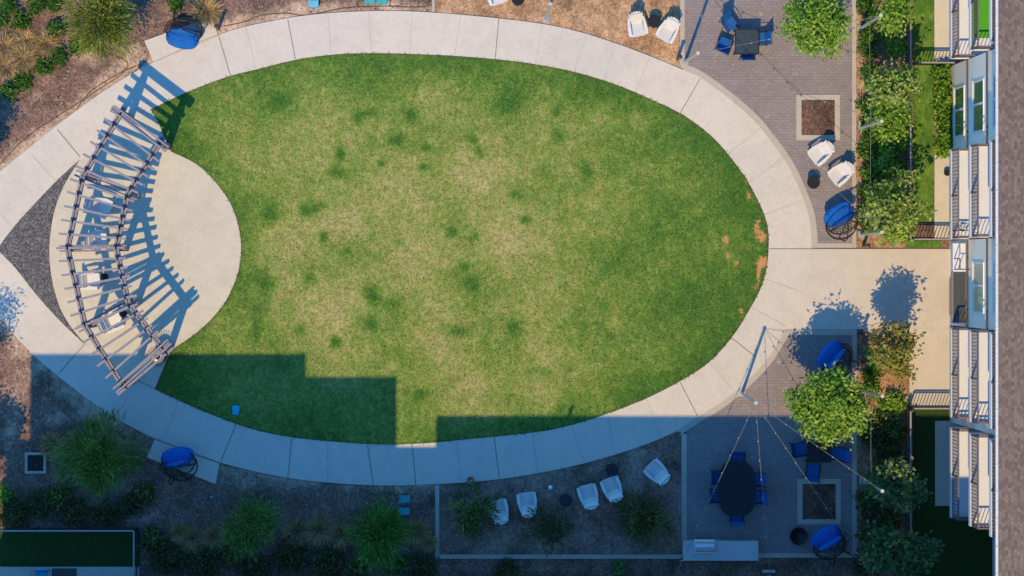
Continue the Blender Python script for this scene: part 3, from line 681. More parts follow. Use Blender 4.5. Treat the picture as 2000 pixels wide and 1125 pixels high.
# fire pit
fp = thing('fire_pit', 'round black fire pit bowl by the blue hanging chair in shade', 'fire pit', P(1557, 1045, .035))
mb = MB(); mb.lathe([(.10, .10), (.20, .14), (.28, .30), (.31, .32), (.31, .34), (.27, .34), (.24, .30), (.12, .22), (.0, .2)], n=28, close=False); mb.build('bowl', 'black_metal', fp, smooth=True)
mb = MB(); mb.lathe([(.17, .0), (.19, .02), (.15, .12), (.1, .12)], n=20); mb.build('base', 'black_metal', fp)
# outdoor kitchen
ok = thing('barbecue_counter', 'long pale stone barbecue counter at the bottom of the south patio', 'counter', Vector((0, 0, 0)))
c0 = Q(1334, 1057, .92); c1 = Q(1481, 1095, .92); ok.location = ((c0.x+c1.x)/2, (c0.y+c1.y)/2, 0)
hw, hd = (c1.x-c0.x)/2, (c0.y-c1.y)/2
mb = MB(); mb.bb((-hw+.04, -hd+.04, 0), (hw-.04, hd-.04, .87)); mb.build('cabinet', 'stucco', ok)
mb = MB(); mb.bb((-hw, -hd, .872), (hw, hd, .92)); mb.build('countertop', 'counter_stone', ok)
mb = MB(); mb.bb((.1, hd-.045, .2), (.75, hd-.02, .8)); mb.build('cabinet_door', 'stainless', ok)
g0 = Q(1376, 1068, 1.0)
gr = thing('barbecue_grill', 'stainless steel grill with closed lid set in the stone counter', 'grill', (g0.x, g0.y, .922))
mb = MB(); prof = [(-.19, .04), (-.19, .10), (-.13, .19), (0, .23), (.12, .19), (.17, .10), (.17, .04)]
V2 = [(s_*.33, y, z) for s_ in (-1, 1) for y, z in prof]; k = len(prof)
mb.add(V2, [(i, i+1, i+1+k, i+k) for i in range(k-1)]+[(0, k, 2*k-1, k-1), tuple(range(k-1, -1, -1)), tuple(range(k, 2*k))]); mb.build('lid', 'stainless', gr)
mb = MB(); mb.bb((-.35, -.22, 0), (.35, .26, .04)); mb.build('body', 'stainless', gr)
mb = MB(); mb.bb((-.33, .26, 0.0), (.33, .30, .05)); kp = mb.build('control_panel', 'brick_red', gr)
for i in range(4): mb = MB(); mb.cyl((-.24+i*.16, .32, 0), .02, .01, .05, 8); mb.build('knob', 'black_metal', kp)
mb = MB(); mb.tube([(-.28, .22, .1), (-.28, .25, .12), (.28, .25, .12), (.28, .22, .1)], .012); mb.build('handle', 'stainless', gr)
# ================================================================ LITTER BIN
lb = thing('litter_bin', 'round black steel strap litter bin with flared rim at the pergola end', 'litter bin', P(313, 694, .055))
mb = MB(); n = 26
for i in range(n):
    a = 2*math.pi*i/n; c_, s_ = math.cos(a), math.sin(a)
    mb.tube([(c_*.23, s_*.23, .04), (c_*.23, s_*.23, .68), (c_*.27, s_*.27, .80), (c_*.37, s_*.37, .90)], .013, 4)
mb.build('strap', 'black_metal', lb)
mb = MB(); [mb.tube([(math.cos(a)*r_, math.sin(a)*r_, z_) for a in np.linspace(0, 2*math.pi, 25)[:-1]], .012, 5, closed=True) for r_, z_ in ((.24, .06), (.24, .4), (.25, .72))]; mb.build('hoop', 'black_metal', lb)
mb = MB(); mb.lathe([(.25, .80), (.22, .90), (.13, .97), (.10, .96), (.10, .90)], n=26, close=False); mb.build('lid', 'galvanised', lb, smooth=True)
mb = MB(); mb.lathe([(.19, .03), (.20, .78)], n=20); mb.build('liner', 'black_metal', lb)
# ================================================================ POLES, STRINGS, BOLLARDS
def pole(x, y, h, lab, tip=None, mat='pole_paint', r=.055, group='string light poles'):
    t = thing('light_pole', lab, 'pole', P(x, y, .03), group=group)
    top = (Q(tip[0], tip[1], h)-P(x, y, 0)) if tip else Vector((0, 0, h)); top.z = h-.03
    mb = MB(); mb.tube([(0, 0, 0), tuple(top)], [r, r*.85], 10); mb.build('post', mat, t)
    mb = MB(); mb.tube([tuple(top), tuple(top+Vector((0, 0, .05)))], r*1.15, 10); mb.build('cap', 'pole_cap', t)
    mb = MB(); mb.bb((-.11, -.11, -.03), (.11, .11, .02)); mb.build('base_plate', 'galvanised', t)
    return Vector((P(x, y).x+top.x, P(x, y).y+top.y, h))
HP = 4.1
tA = pole(1338, 120, HP, 'grey string light pole at the lower left corner of the north patio', (1363, 104))
tB = pole(1449, 768, HP, 'grey string light pole on the curved border of the south patio', (1476, 787))
t1 = pole(1682, 55, HP, 'grey pole in the planting bed, topmost of the column', (1720, 30))
t2 = pole(1682, 250, HP, 'grey pole in the planting bed level with the mulch tree pit', (1722, 237))
t3 = pole(1682, 458, HP, 'grey pole in the planting bed just above the plaza', (1722, 454))
t4 = pole(1684, 764, HP, 'grey pole in the planting bed right of the round bright tree', (1723, 774))
t5 = pole(1684, 938, HP, 'grey pole among shaded leaves, lowest in the planting bed', (1723, 959))
pole(1066, 38, 4.4, 'slim grey lamp pole at the upper edge of the walk on granite', (1075, 8), 'galvanised', .05, group='lamp poles')
def string(a, b, sag, lab, bulbs=True, grp='string lights hung between the poles', nb=None):
    a = Vector(a); b = Vector(b); t = thing('string_light', lab, 'string light', ((a.x+b.x)/2, (a.y+b.y)/2, 0), group=grp)
    L = (b-a).length; n = max(8, int(L/.4)); pts = []
    for i in range(n+1):
        u = i/n; p = a.lerp(b, u); p.z -= sag*4*u*(1-u); pts.append(p)
    mb = MB(); mb.tube(pts, .0085, 4); mb.build('wire', 'cable', t, world=True)
    if bulbs:
        nb = int(L/.62)
        for i in range(1, nb):
            u = i/nb; p = a.lerp(b, u); p.z -= sag*4*u*(1-u)+.07
            mb = MB(); mb.tube([p+Vector((0, 0, .07)), p+Vector((0, 0, .01))], .016, 5); mb.ellipsoid(p-Vector((0, 0, .02)), (.03, .03, .04), None, 6, 4, m=1); mb.build('bulb', ['wire_black', 'bulb_glass'], t, world=True)
def end(x, y, z): return Q(x, y, z)
string(tB, end(1286, 1200, 3.0), .25, 'string of bulbs from the south patio pole, leftmost of the fan')
string(tB, end(1512, 1200, 3.0), .25, 'string of bulbs from the south patio pole, running almost straight down')
string(tB, end(1757, 1200, 3.2), .25, 'string of bulbs crossing above the shaded tree pit')
string(tB, t5, .30, 'string of bulbs from the south patio pole to the pole in shaded leaves')
string(tB, t4, .35, 'string of bulbs from the south patio pole behind the round tree')
string(tA, t1, .35, 'string of bulbs across the north patio, uppermost')
string(tA, t2, .40, 'string of bulbs across the north patio towards the mulch tree pit')
string(tA, t3, .45, 'string of bulbs across the north patio, lowest and longest')
string(tA, end(1390, -120, 4.0), .2, 'string of bulbs running up from the north patio pole off the photo')
for a, b, lab in [(t1, t2, 'wire strung between the upper two bed poles'), (t2, t3, 'wire strung over the leafy bed down to the plaza'), (t4, t5, 'wire strung between the two bed poles of the south patio')]:
    a2 = Vector((a.x-.17, a.y, 3.0)); b2 = Vector((b.x-.17, b.y, 3.0)); string(a2, b2, .12, lab, False, 'wires along the bed')
def mk_boll():
    t = thing('bollard_light', '', 'bollard', (0, 0, 0), group='dark path bollards')
    mb = MB(); mb.cyl((0, 0), .055, 0, .92, 12); mb.build('post', 'bronze_metal', t)
    mb = MB(); mb.cyl((0, 0), .045, .92, 1.02, 12); mb.build('lens', 'cable', t)
    mb = MB(); mb.lathe([(.02, 1.10), (.075, 1.08), (.075, 1.02), (.02, 1.02)], n=14); mb.build('cap', 'bronze_metal', t)
    return t
boll = Maker(mk_boll)
for x, y, lab in [(427, 57, 'dark bollard by the sunny pad of the hanging chair'), (1323, 116, 'dark bollard at the granite corner beside the walk'), (1683, 650, 'dark bollard at the plaza edge left of the yellowish tree'), (1686, 480, 'dark bollard in the bed corner above the plaza')]:
    boll(P(x, y, .01), 0, lab)
# ================================================================ SMALL THINGS
def tagm(mb, name, mat, lab, cat, loc, **k):
    o = mb.build(name, mat, **k); o.location = loc; return tag(o, lab, cat)
dg = thing('drain_grate', 'square pale framed drain grate on the shaded mulch', 'drain', P(70, 904, 0))
mb = MB(); w = .37
[mb.bb(a, b) for a, b in [((-w, -w, 0), (w, -w+.09, .10)), ((-w, w-.09, 0), (w, w, .10)), ((-w, -w+.09, 0), (-w+.09, w-.09, .10)), ((w-.09, -w+.09, 0), (w, w-.09, .10))]]; mb.build('concrete_frame', 'concrete_border', dg)
mb = MB(); mb.bb((-w+.09, -w+.09, 0), (w-.09, w-.09, .015), 1); [mb.bb((-w+.12+i*.085, -w+.09, .03), (-w+.15+i*.085, w-.09, .07)) for i in range(6)]; mb.build('grate', ['bronze_metal', 'soil_dark'], dg)
for x, y, lab in [(790, 975, 'teal utility box lid, upper of the two beside the border'), (790, 999, 'teal utility box lid, lower of the two beside the border'), (722, 0, 'teal utility box lid at the top edge, left one'), (746, 2, 'pale teal utility box lid at the top edge, right one')]:
    t = thing('utility_box', lab, 'utility box', P(x, y, 0), group='teal utility box lids')
    mb = MB(); mb.bb((-.19, -.13, 0), (.19, .13, .03)); mb.build('frame', 'teal_plastic', t); mb = MB(); mb.bb((-.165, -.105, .03), (.165, .105, .045)); mb.build('lid', 'teal_plastic', t)
t = thing('storage_bin', 'small light blue plastic bin at the top edge in mulch', 'bin', P(613, 3, 0))
mb = MB(); mb.bb((-.17, -.22, 0), (.17, .22, .3)); mb.build('body', 'blue_plastic', t); mb = MB(); mb.bb((-.14, -.02, .301), (.14, .19, .33)); mb.build('lid', 'teal_plastic', t)
mb = MB(); mb.ellipsoid((0, 0, .08), (.08, .08, .08), None, 14, 8); tagm(mb, 'ball', 'white_glow', 'small white ball on the shaded sand between chairs', 'ball', P(1075, 952, .01), smooth=True)
mb = MB(); n = 12; pts = [(-.12, -.16), (.08, -.18), (.13, 0), (.12, .14), (-.02, .18), (-.13, .13)]
mb.add([(x, y, .03) for x, y in pts]+[(x*.7, y*.7, .07) for x, y in pts], [(i, (i+1) % 6, (i+1) % 6+6, i+6) for i in range(6)]+[tuple(range(6, 12))]); tagm(mb, 'cloth', 'cyan_cloth', 'crumpled bright blue cloth lying on the shaded lawn', 'cloth', P(461, 801, .03))
mb = MB(); mb.lathe([(.05, 0), (.06, .03), (.04, .05)], n=10); tagm(mb, 'sprinkler_cap', 'teal_plastic', 'tiny teal sprinkler cap in the mulch below the shaded pad', 'sprinkler', P(413, 971, 0))
mb = MB(); mb.bb((-.22, -.03, 0), (.22, .03, .25)); mb.bb((-.22, -.05, .25), (.22, .05, .28)); tagm(mb, 'meter_box', 'counter_stone', 'pale flat box at the bottom edge below the counter', 'box', P(1500, 1114, 0))
hoses = [[(140, 228), (190, 200), (240, 160), (284, 118), (290, 90), (278, 78)], [(60, 300), (130, 240), (172, 184), (230, 145), (275, 125)], [(434, 52), (480, 42), (510, 30), (560, 26), (600, 30), (680, 15), (780, 12)], [(200, 100), (250, 130), (170, 190), (60, 262), (0, 320)], [(700, 12), (702, 3), (760, 0), (765, 12), (830, 13), (838, 2)], [(120, 800), (180, 850), (240, 880), (300, 905)]]
for i, (h, lab) in enumerate(zip(hoses, ['brown drip hose curling beside the sunny pad', 'brown drip hose along the walk at upper left', 'brown drip hose above the walk near the top edge', 'brown drip hose crossing the bare sand at upper left', 'brown drip hose looping beside the utility lids', 'brown drip hose in shade left of the lower pad'])):
    mb = MB(); mb.tube([P(x, y, .02) for x, y in smooth(h, False, 6)], .014, 4); o = mb.build('irrigation_hose', 'hose'); tag(o, lab, 'hose', 'drip hoses in the mulch')
# patio things at bottom left
t = thing('drying_rack', 'white wire drying rack on the patio at the lower left corner', 'drying rack', P(30, 1117, .04))
mb = MB()
for i in range(7): mb.tube([(-.6, -.15+i*.05, .85), (.6, -.12+i*.03, .80)], .008, 4)
mb.build('rails', 'white_plastic', t)
for s_ in (-1, 1): mb = MB(); mb.tube([(s_*.5, -.2, 0), (s_*.5, .15, .85)], .01, 4); mb.tube([(s_*.5, .2, 0), (s_*.5, -.15, .85)], .01, 4); mb.build('leg', 'white_plastic', t)
t = thing('camping_chair', 'bright blue chair on the patio at the bottom edge', 'chair', P(86, 1124, .04))
mb = MB(); mb.box((0, 0, .42), (.42, .4, .03)); mb.build('seat', 'cyan_cloth', t); mb = MB(); mb.beam((0, .2, .42), (0, .3, .85), .42, .03); mb.build('backrest', 'cyan_cloth', t)
for sx in (-1, 1):
    for sy in (-1, 1): mb = MB(); mb.tube([(sx*.19, sy*.18, .42), (sx*.2, sy*.2, 0)], .014, 5); mb.build('leg', 'black_metal', t)
mb = MB(); mb.bb((-.43, -.2, 0), (.43, .2, .02)); [mb.bb((-.43, -.2+i*.1, .02), (.43, -.15+i*.1, .026)) for i in range(4)]; tagm(mb, 'door_mat', 'trim_dark', 'dark door mat on the patio at the bottom edge', 'mat', P(126, 1121, .04))
# ================================================================ FENCES
def fence(a, b, lab, h=1.05, rail='rail_cap'):
    A = P(*a); B = P(*b); L = (B-A).length; ang = math.atan2(B.y-A.y, B.x-A.x)
    t = thing('metal_fence', lab, 'fence', A, ang, 'bronze picket fences')
    mb = MB(); mb.bb((0, -.018, .09), (L, .018, .125)); mb.bb((0, -.018, h-.16), (L, .018, h-.125))
    n = int(L/.11)
    for i in range(1, n): mb.bb((i*L/n-.011, -.011, .05), (i*L/n+.011, .011, h-.04))
    mb.build('picket_panel', 'bronze_metal', t)
    mb = MB(); mb.bb((0, -.024, h-.04), (L, .024, h)); mb.build('top_rail', rail, t)
    k = max(1, round(L/1.9))
    for i in range(k+1): mb = MB(); x = i*L/k; mb.bb((x-.03, -.03, 0), (x+.03, .03, h-.045)); mb.build('post', 'bronze_metal', t)
fence((1768, -60), (1768, 468), 'long picket fence between the leafy bed and the turf strip')
fence((1768, 800), (1768, 1180), 'long picket fence beside the shaded lower bed')
fence((1783, 127), (1853, 127), 'short picket fence closing the upper patio')
fence((1775, 468), (1855, 468), 'short picket fence above the plaza')
fence((1775, 795), (1856, 795), 'short picket fence below the plaza, casting a barred shadow')
fence((-120, 1031), (268, 1031), 'picket fence of the shaded patio at lower left, long side')
fence((268, 1032.5), (268, 1132), 'picket fence of the shaded patio at lower left, short side')
# ================================================================ EAST BUILDING
bl = thing('apartment_building', 'white apartment block with balconies and grey shingle roof at the right edge', 'building', P(1855, 500, 0))
def B_(lo, hi): return (min(lo[0], hi[0]), min(lo[1], hi[1]), min(lo[2], hi[2])), (max(lo[0], hi[0]), max(lo[1], hi[1]), max(lo[2], hi[2]))
def pbox(mb, x0, y0, x1, y1, z0, z1, m=0):
    a = P(x0, y0); b = P(x1, y1); mb.bb(*B_((a.x, a.y, z0), (b.x, b.y, z1)), m)
ZL = [3.2, 6.3, 9.4]; ROOF = 12.5
stacks = [(-45, 130), (299, 470), (635, 805.6), (823.5, 995)]
gaps = [(-700, -45), (130, 299), (470, 635), (805.6, 823.5)]
mb = MB()
for y0, y1 in gaps: pbox(mb, 1855, y0, 2000, y1, 0, ROOF-.02)
for y0, y1 in stacks: pbox(mb, 1916, y0+.2, 2000, y1-.2, 0, ROOF-.03)
pbox(mb, 1938, 995, 2000, 1500, 0, ROOF-.02)
mb.build('wall', 'wall_white', bl, world=True)
for y0, y1 in gaps[:3]:
    for z in ZL: mb = MB(); pbox(mb, 1852.5, y0+.5, 1855, y1-.5, z-.16, z-.04); mb.build('floor_band', 'trim_dark', bl, world=True)
# roof
mb = MB(); a = P(1797, -800); b = P(2350, 1600)
zr = ROOF+.06; rise = (b.x-a.x)*0.35
mb.add([(a.x, a.y, zr), (a.x, b.y, zr), (b.x, b.y, zr+rise), (b.x, a.y, zr+rise), (a.x, a.y, zr-.12), (a.x, b.y, zr-.12), (b.x, b.y, zr+rise-.12), (b.x, a.y, zr+rise-.12)],
       [(0, 1, 2, 3), (7, 6, 5, 4), (0, 4, 5, 1), (1, 5, 6, 2), (2, 6, 7, 3), (3, 7, 4, 0)]); rf = mb.build('roof', 'shingles', bl, world=True)
mb = MB(); pbox(mb, 1792.5, -800, 1796.6, 1600, ROOF-.10, ROOF+.04)
for y in range(-20, 1120, 46): pbox(mb, 1791.5, y, 1797, y+1.5, ROOF+.04, ROOF+.06)
mb.build('gutter', 'gutter_white', rf, world=True)
# balconies
def railing(mb, a, b, z, dx=0.0):
    A = P(*a, z); Bv = P(*b, z); L = (Bv-A).length; d_ = (Bv-A)/L
    def bar(p, q, w, h): mb.beam(p, q, w, h)
    bar(A+Vector((0, 0, 1.04)), Bv+Vector((0, 0, 1.04)), .05, .04); bar(A+Vector((0, 0, .1)), Bv+Vector((0, 0, .1)), .03, .03)
    n = int(L/.115)
    for i in range(n+1):
        p = A+d_*(L*i/n); r_ = .030 if i % 13 == 0 else .010; mb.bb((p.x-r_, p.y-r_, z+.02), (p.x+r_, p.y+r_, z+1.02))
for si, (y0, y1) in enumerate(stacks):
    for li, z in enumerate(ZL):
        if si == 3 and li == 3: continue
        yy1 = y1-1.0*(li % 2)
        mb = MB(); pbox(mb, 1822, y0+1, 1915.6, yy1-1, z-.26, z); mb2 = mb
        bal = mb.build('balcony', 'slab_white', bl, world=True); 
        lv = ['lower', 'middle', 'upper'][li]
        mb = MB(); pbox(mb, 1827, y0+4, 1915, yy1-4, z+.002, z+.014); mb.build('deck', 'deck_floor', bal, world=True)
        mb = MB(); railing(mb, (1823.8, y0+3), (1823.8, yy1-3), z); railing(mb, (1825, yy1-3), (1914, yy1-3), z); railing(mb, (1825, y0+3), (1914, y0+3), z)
        mb.build('railing', 'rail_paint', bal, world=True)
        mb = MB(); pbox(mb, 1822.3, y0+1.3, 1826.3, yy1-1.3, z+.002, z+.05); pbox(mb, 1826.6, yy1-4.5, 1914, yy1-1.3, z+.002, z+.05); pbox(mb, 1826.6, y0+1.3, 1914, y0+4, z+.002, z+.05); mb.build('curb', 'slab_white', bal, world=True)
        mb = MB(); pbox(mb, 1912, (y0+y1)/2-40, 1915.7, (y0+y1)/2+40, z+.02, z+2.2); dr = mb.build('sliding_door', 'slab_white', bl, world=True)
        for q in (-1, 1): mb = MB(); pbox(mb, 1911, (y0+y1)/2+q*19-16, 1911.8, (y0+y1)/2+q*19+16, z+.12, z+2.1); mb.build('pane', 'dark_glass', dr, world=True)
        if si == 0 and li == 1: mb = MB(); pbox(mb, 1828, y0+6, 1900, 106, z+.016, z+.03); mb.build('turf_mat', 'turf_mat', bal, world=True)
for yc, hw_, mats in ((224.5, 48, 'green_glass'), (560, 47, 'cream_blind'), (-150, 50, 'dark_glass')):
    for li, zb in enumerate((0.0, 3.1, 6.2, 9.3)):
        if yc == 560 and li == 0: continue
        z0, z1 = zb+.95, zb+2.55
        mb = MB()
        for (a0, a1, c0_, c1_) in [(yc-hw_, yc+hw_, z0, z0+.07), (yc-hw_, yc+hw_, z1-.07, z1), (yc-hw_, yc-hw_+3, z0+.07, z1-.07), (yc+hw_-3, yc+hw_, z0+.07, z1-.07), (yc-6, yc-2, z0+.07, z1-.07)]:
            pbox(mb, 1853, a0, 1855, a1, c0_, c1_)
        w_ = mb.build('window', 'slab_white', bl, world=True)
        mb = MB(); pbox(mb, 1853.8, yc-hw_+3.2, 1854.8, yc-6.2, z0+.08, z1-.08); pbox(mb, 1854, yc-1.8, 1854.8, yc+hw_-3.2, z0+.08, z1-.08); mb.build('pane', mats, w_, world=True)
        mb = MB(); pbox(mb, 1852, yc-hw_-2, 1855, yc+hw_+2, z0-.08, z0-.005); mb.build('sill', 'slab_white', w_, world=True)
mb = MB(); pbox(mb, 1828, 531, 1852, 626, 2.75, 2.95); cp = mb.build('entrance_canopy', 'canopy_dark', bl, world=True)
mb = MB(); pbox(mb, 1827, 530, 1828, 627, 2.7, 3.0); pbox(mb, 1828, 626.2, 1852, 628, 2.7, 3.0); mb.build('canopy_edge', 'rail_cap', cp, world=True)
mb = MB(); pbox(mb, 1853.2, 545, 1855, 615, .05, 2.5); mb.build('entrance_door', 'dark_glass', bl, world=True)
mb = MB(); pbox(mb, 1828, 477, 1852, 530.4, 2.75, 2.94); ld = mb.build('entrance_landing', 'deck_floor', bl, world=True)
mb = MB(); mb.tube([P(1831, 526, 2.94), P(1831, 526, 3.85), P(1851, 526, 3.85)], .02, 5); mb.tube([P(1838, 526, 2.94), P(1838, 526, 3.85)], .015, 5); mb.tube([P(1831, 506, 2.94), P(1831, 506, 3.85), P(1831, 526, 3.85)], .02, 5); mb.build('handrail', 'bronze_metal', ld, world=True)
t = thing('flower_pot', 'small dark pot on the strip patio by the building', 'pot', P(1847, 338, .04))
mb = MB(); mb.lathe([(.07, 0), (.11, .22), (.10, .22), (.09, .18)], n=14); mb.build('pot', 'black_metal', t); mb = MB(); mb.lathe([(.0, .17), (.09, .18)], n=12, close=False); mb.build('earth', 'soil_dark', t)
# things on the balcony
z = 3.2
t = thing('balcony_bicycle', 'jumble of a small bicycle on the lower middle balcony', 'bicycle', (*G(1882, 452, 3.3), 0)); g_ = Q(1882, 450, 3.3); t.location = (g_.x, g_.y, 3.216)
for dx_ in (-.22, .22): mb = MB(); mb.tube([(dx_+.15*math.cos(a), 0, .15+.15*math.sin(a)) for a in np.linspace(0, 2*math.pi, 17)[:-1]], .015, 5, closed=True); mb.build('wheel', 'black_metal', t)
mb = MB(); mb.tube([(-.22, 0, .15), (-.1, 0, .38), (.15, 0, .38), (.22, 0, .15)], .015, 5); mb.tube([(-.1, 0, .38), (0, 0, .15), (.15, 0, .38)], .012, 5); mb.build('frame', 'brick_red', t)
mb = MB(); mb.box((-.1, 0, .42), (.14, .06, .03)); mb.build('saddle', 'black_metal', t); mb = MB(); mb.tube([(.15, -.18, .48), (.15, 0, .44), (.15, .18, .48)], .012, 5); mb.build('handlebar', 'galvanised', t)
t['name_note'] = ''; del t['name_note']
# ================================================================ SOUTH BUILDING (beyond the lower edge; it casts the stepped shadow)
sb = thing('apartment_building', 'stepped flat roofed apartment block just below the photo, casting the long shadow', 'building', P(600, 1400, 0))
H2 = 13.5; OY = 33*H2; OX = 11.2*H2
def sblock(x0, x1, ys_, y2=1900):
    a, b = x0-OX, x1-OX; return a, b, ys_+OY, y2
mb = MB()
segs_ = [(62, 598, 690, 1305), (598, 775, 735, 1900), (775, 855, 871, 1900), (855, 2400, 811, 1900)]
for (x0, x1, ys_, y2) in segs_:
    a, b, y0, y2 = sblock(x0, x1, ys_, y2); lf = 62 if x0 in (62, 855) else 0; pbox(mb, a+lf, y0+1.5, b-.02, y2, 0, H2-.31)
    mr = MB(); pbox(mr, a, y0, b-.02, y2, H2-.3, H2); mr.build('roof_slab', 'stucco', sb, world=True)
pbox(mb, 75-OX, 1305.1, 598-OX-.02, 1900, 0, H2-.31); mr = MB(); pbox(mr, 14-OX, 1305.1, 598-OX-.02, 1900, H2-.3, H2); mr.build('roof_slab', 'stucco', sb, world=True)
mb.build('wall', 'stucco', sb, world=True)
for (x0, x1, ys_, y2) in segs_:
    a, b, y0, y2 = sblock(x0, x1, ys_, y2)
    for zf in (0, 3.3, 6.6, 9.9):
        k = int((b-a)/150)
        for i in range(min(k, 7)):
            xc = a+(i+.5)*(b-a)/max(k, 1); mb = MB()
            pbox(mb, xc-36, y0-2, xc+36, y0, zf+.9, zf+2.5); w_ = mb.build('window', 'slab_white', sb, world=True)
            mb = MB(); pbox(mb, xc-32, y0-3, xc+32, y0-2.1, zf+1.0, zf+2.4); mb.build('pane', 'dark_glass', w_, world=True)
g_ = (1113-OX-11.2*.3, 806+OY+10)
mb = MB(); mb.cyl(P(1113-OX-2, 811+OY+3)[:2], .07, H2, H2+.65, 10); mb.build('roof_vent', 'galvanised', sb, world=True)
# ================================================================ PLANTS
def set_leafcol(me, cols, nv):      # one colour per leaf (nv loops each)
    at = me.color_attributes.new('leafcol', 'FLOAT_COLOR', 'CORNER')
    c = np.concatenate([cols, np.ones((len(cols), 1))], 1); at.data.foreach_set('color', np.repeat(c, nv, 0).astype(np.float32).reshape(-1))
def leaves_mesh(name, pos, dirs, length, width, cols, parent, mat='leaves', droop=0.0):
    n = len(pos); dirs = dirs/np.linalg.norm(dirs, axis=1, keepdims=True)
    rnd = rng.normal(size=(n, 3)); rnd[:, 2] += 1.2
    side = np.cross(dirs, rnd); side /= np.linalg.norm(side, axis=1, keepdims=True)+1e-9
    L = (length*(0.7+0.6*rng.random(n)))[:, None]; Wd = (width*(0.7+0.6*rng.random(n)))[:, None]
    a = pos; b = pos+dirs*L*.45+side*Wd*.5; c = pos+dirs*L; c[:, 2] -= droop*L[:, 0]; d_ = pos+dirs*L*.45-side*Wd*.5
    V = np.stack([a, b, c, d_], 1).reshape(-1, 3)
    me = bpy.data.meshes.new(name); me.vertices.add(4*n); me.vertices.foreach_set('co', V.reshape(-1).astype(np.float32))
    me.loops.add(4*n); me.loops.foreach_set('vertex_index', np.arange(4*n, dtype=np.int32))
    me.polygons.add(n); me.polygons.foreach_set('loop_start', np.arange(0, 4*n, 4, dtype=np.int32))
    me.update(calc_edges=True); me.validate()
    set_leafcol(me, cols, 4); me.materials.append(M[mat])
    o = bpy.data.objects.new(name, me); COL.objects.link(o); o.parent = parent; return o
def palette(cols, n, idx=None):
    cols = np.array(cols); k = rng.integers(0, len(cols), n) if idx is None else idx
    c = cols[k]*(0.72+0.56*rng.random((n, 1))); return np.clip(c, 0.003, 1)
GREEN = [(0.17, 0.33, 0.03), (0.24, 0.40, 0.045), (0.11, 0.25, 0.02), (0.32, 0.46, 0.08)]
OLIVE = [(0.24, 0.27, 0.035), (0.17, 0.22, 0.03), (0.32, 0.34, 0.07), (0.12, 0.17, 0.02)]
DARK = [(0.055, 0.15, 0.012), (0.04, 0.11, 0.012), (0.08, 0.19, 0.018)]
PALE = [(0.20, 0.33, 0.06), (0.32, 0.40, 0.10), (0.13, 0.25, 0.035), (0.38, 0.42, 0.14), (0.09, 0.18, 0.02)]
AUTUMN = [(0.34, 0.27, 0.06), (0.24, 0.26, 0.05), (0.42, 0.30, 0.10), (0.30, 0.20, 0.07), (0.15, 0.19, 0.03)]
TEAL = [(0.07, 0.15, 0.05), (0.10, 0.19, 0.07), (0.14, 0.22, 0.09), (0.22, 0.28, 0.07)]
FEATH = [(0.15, 0.25, 0.04), (0.21, 0.31, 0.06), (0.09, 0.17, 0.03)]
STRAW = [(0.60, 0.42, 0.20), (0.68, 0.50, 0.28), (0.40, 0.27, 0.12), (0.34, 0.26, 0.10)]
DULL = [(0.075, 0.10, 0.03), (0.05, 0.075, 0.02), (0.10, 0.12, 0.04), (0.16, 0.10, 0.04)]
def trunk(parent, h, r, limbs, spread, top):
    mb = MB(); mb.tube([(0, 0, 0), (r*.3, r*.2, h*.5), (0, 0, h)], [r, r*.75, r*.6], 8)
    for i in range(limbs):
        a = 2*math.pi*i/limbs+random.random()*.8; s_ = spread*(.5+.5*random.random()); z = h*(.75+.25*random.random())
        e = (math.cos(a)*s_, math.sin(a)*s_, top*(.8+.25*random.random()))
        mid = (e[0]*.45+random.uniform(-.05, .05), e[1]*.45, z+(e[2]-z)*.55); mb.tube([(0, 0, z*.95), mid, e], [r*.5, r*.3, r*.1], 5)
        for q in range(2):
            a2 = a+random.uniform(-.8, .8); e2 = (mid[0]+math.cos(a2)*s_*.45, mid[1]+math.sin(a2)*s_*.45, mid[2]+random.uniform(.1, .4)); mb.tube([mid, e2], [r*.22, r*.06], 4)
    mb.build('trunk', 'bark', parent)
def tree(x, y, rx, ry, rz, zc, lab, pal, n=3500, leaf=(.13, .07), clumps=60, kind='broad', name='tree', cat='tree', group=None, tr=.06, jitter=.16, shell=.55, imgpos=True):
    gx, gy = G(x, y, zc) if imgpos else (x, y)
    loc = P(gx, gy, .0); t = thing(name, lab, cat, loc, 0, group)
    rx, ry = rx/PX*(90-zc)/90, ry/PX*(90-zc)/90
    trunk(t, max(zc-rz*.6, .1), tr, 6 if rx > .6 else 4, min(rx, ry)*.75, zc+rz*.3)
    u = rng.normal(size=(clumps, 3)); u /= np.linalg.norm(u, axis=1, keepdims=True)
    rad = shell+(1-shell)*rng.random((clumps, 1)); irr = 0.78+0.34*rng.random((clumps, 1))
    cc = u*rad*irr*np.array([rx, ry, rz]); cc[:, 2] += zc
    ci = rng.integers(0, clumps, n); csz = (0.6+.8*rng.random(clumps))[ci][:, None]
    pos = cc[ci]+rng.normal(size=(n, 3))*jitter*csz
    pos[:, 2] = np.maximum(pos[:, 2], .06)
    if kind == 'feather':
        dirs = pos-np.array([0, 0, zc-rz*.6]); dirs += rng.normal(size=(n, 3))*.35; droop = .35
    else: dirs = rng.normal(size=(n, 3)); dirs[:, 2] *= .6; droop = .15
    ccol = rng.integers(0, len(pal), clumps); idx = np.where(rng.random(n) < .6, ccol[ci], rng.integers(0, len(pal), n))
    leaves_mesh('crown', pos, dirs, leaf[0], leaf[1], palette(pal, n, idx), t, droop=droop); return t
GT = 'trees of the courtyard'
tree(196, 36, 64, 66, 1.1, 2.4, 'olive green feathery tree with fine drooping leaves at the upper left', OLIVE, 6500, (.26, .035), 90, 'feather', group=GT, shell=.3)
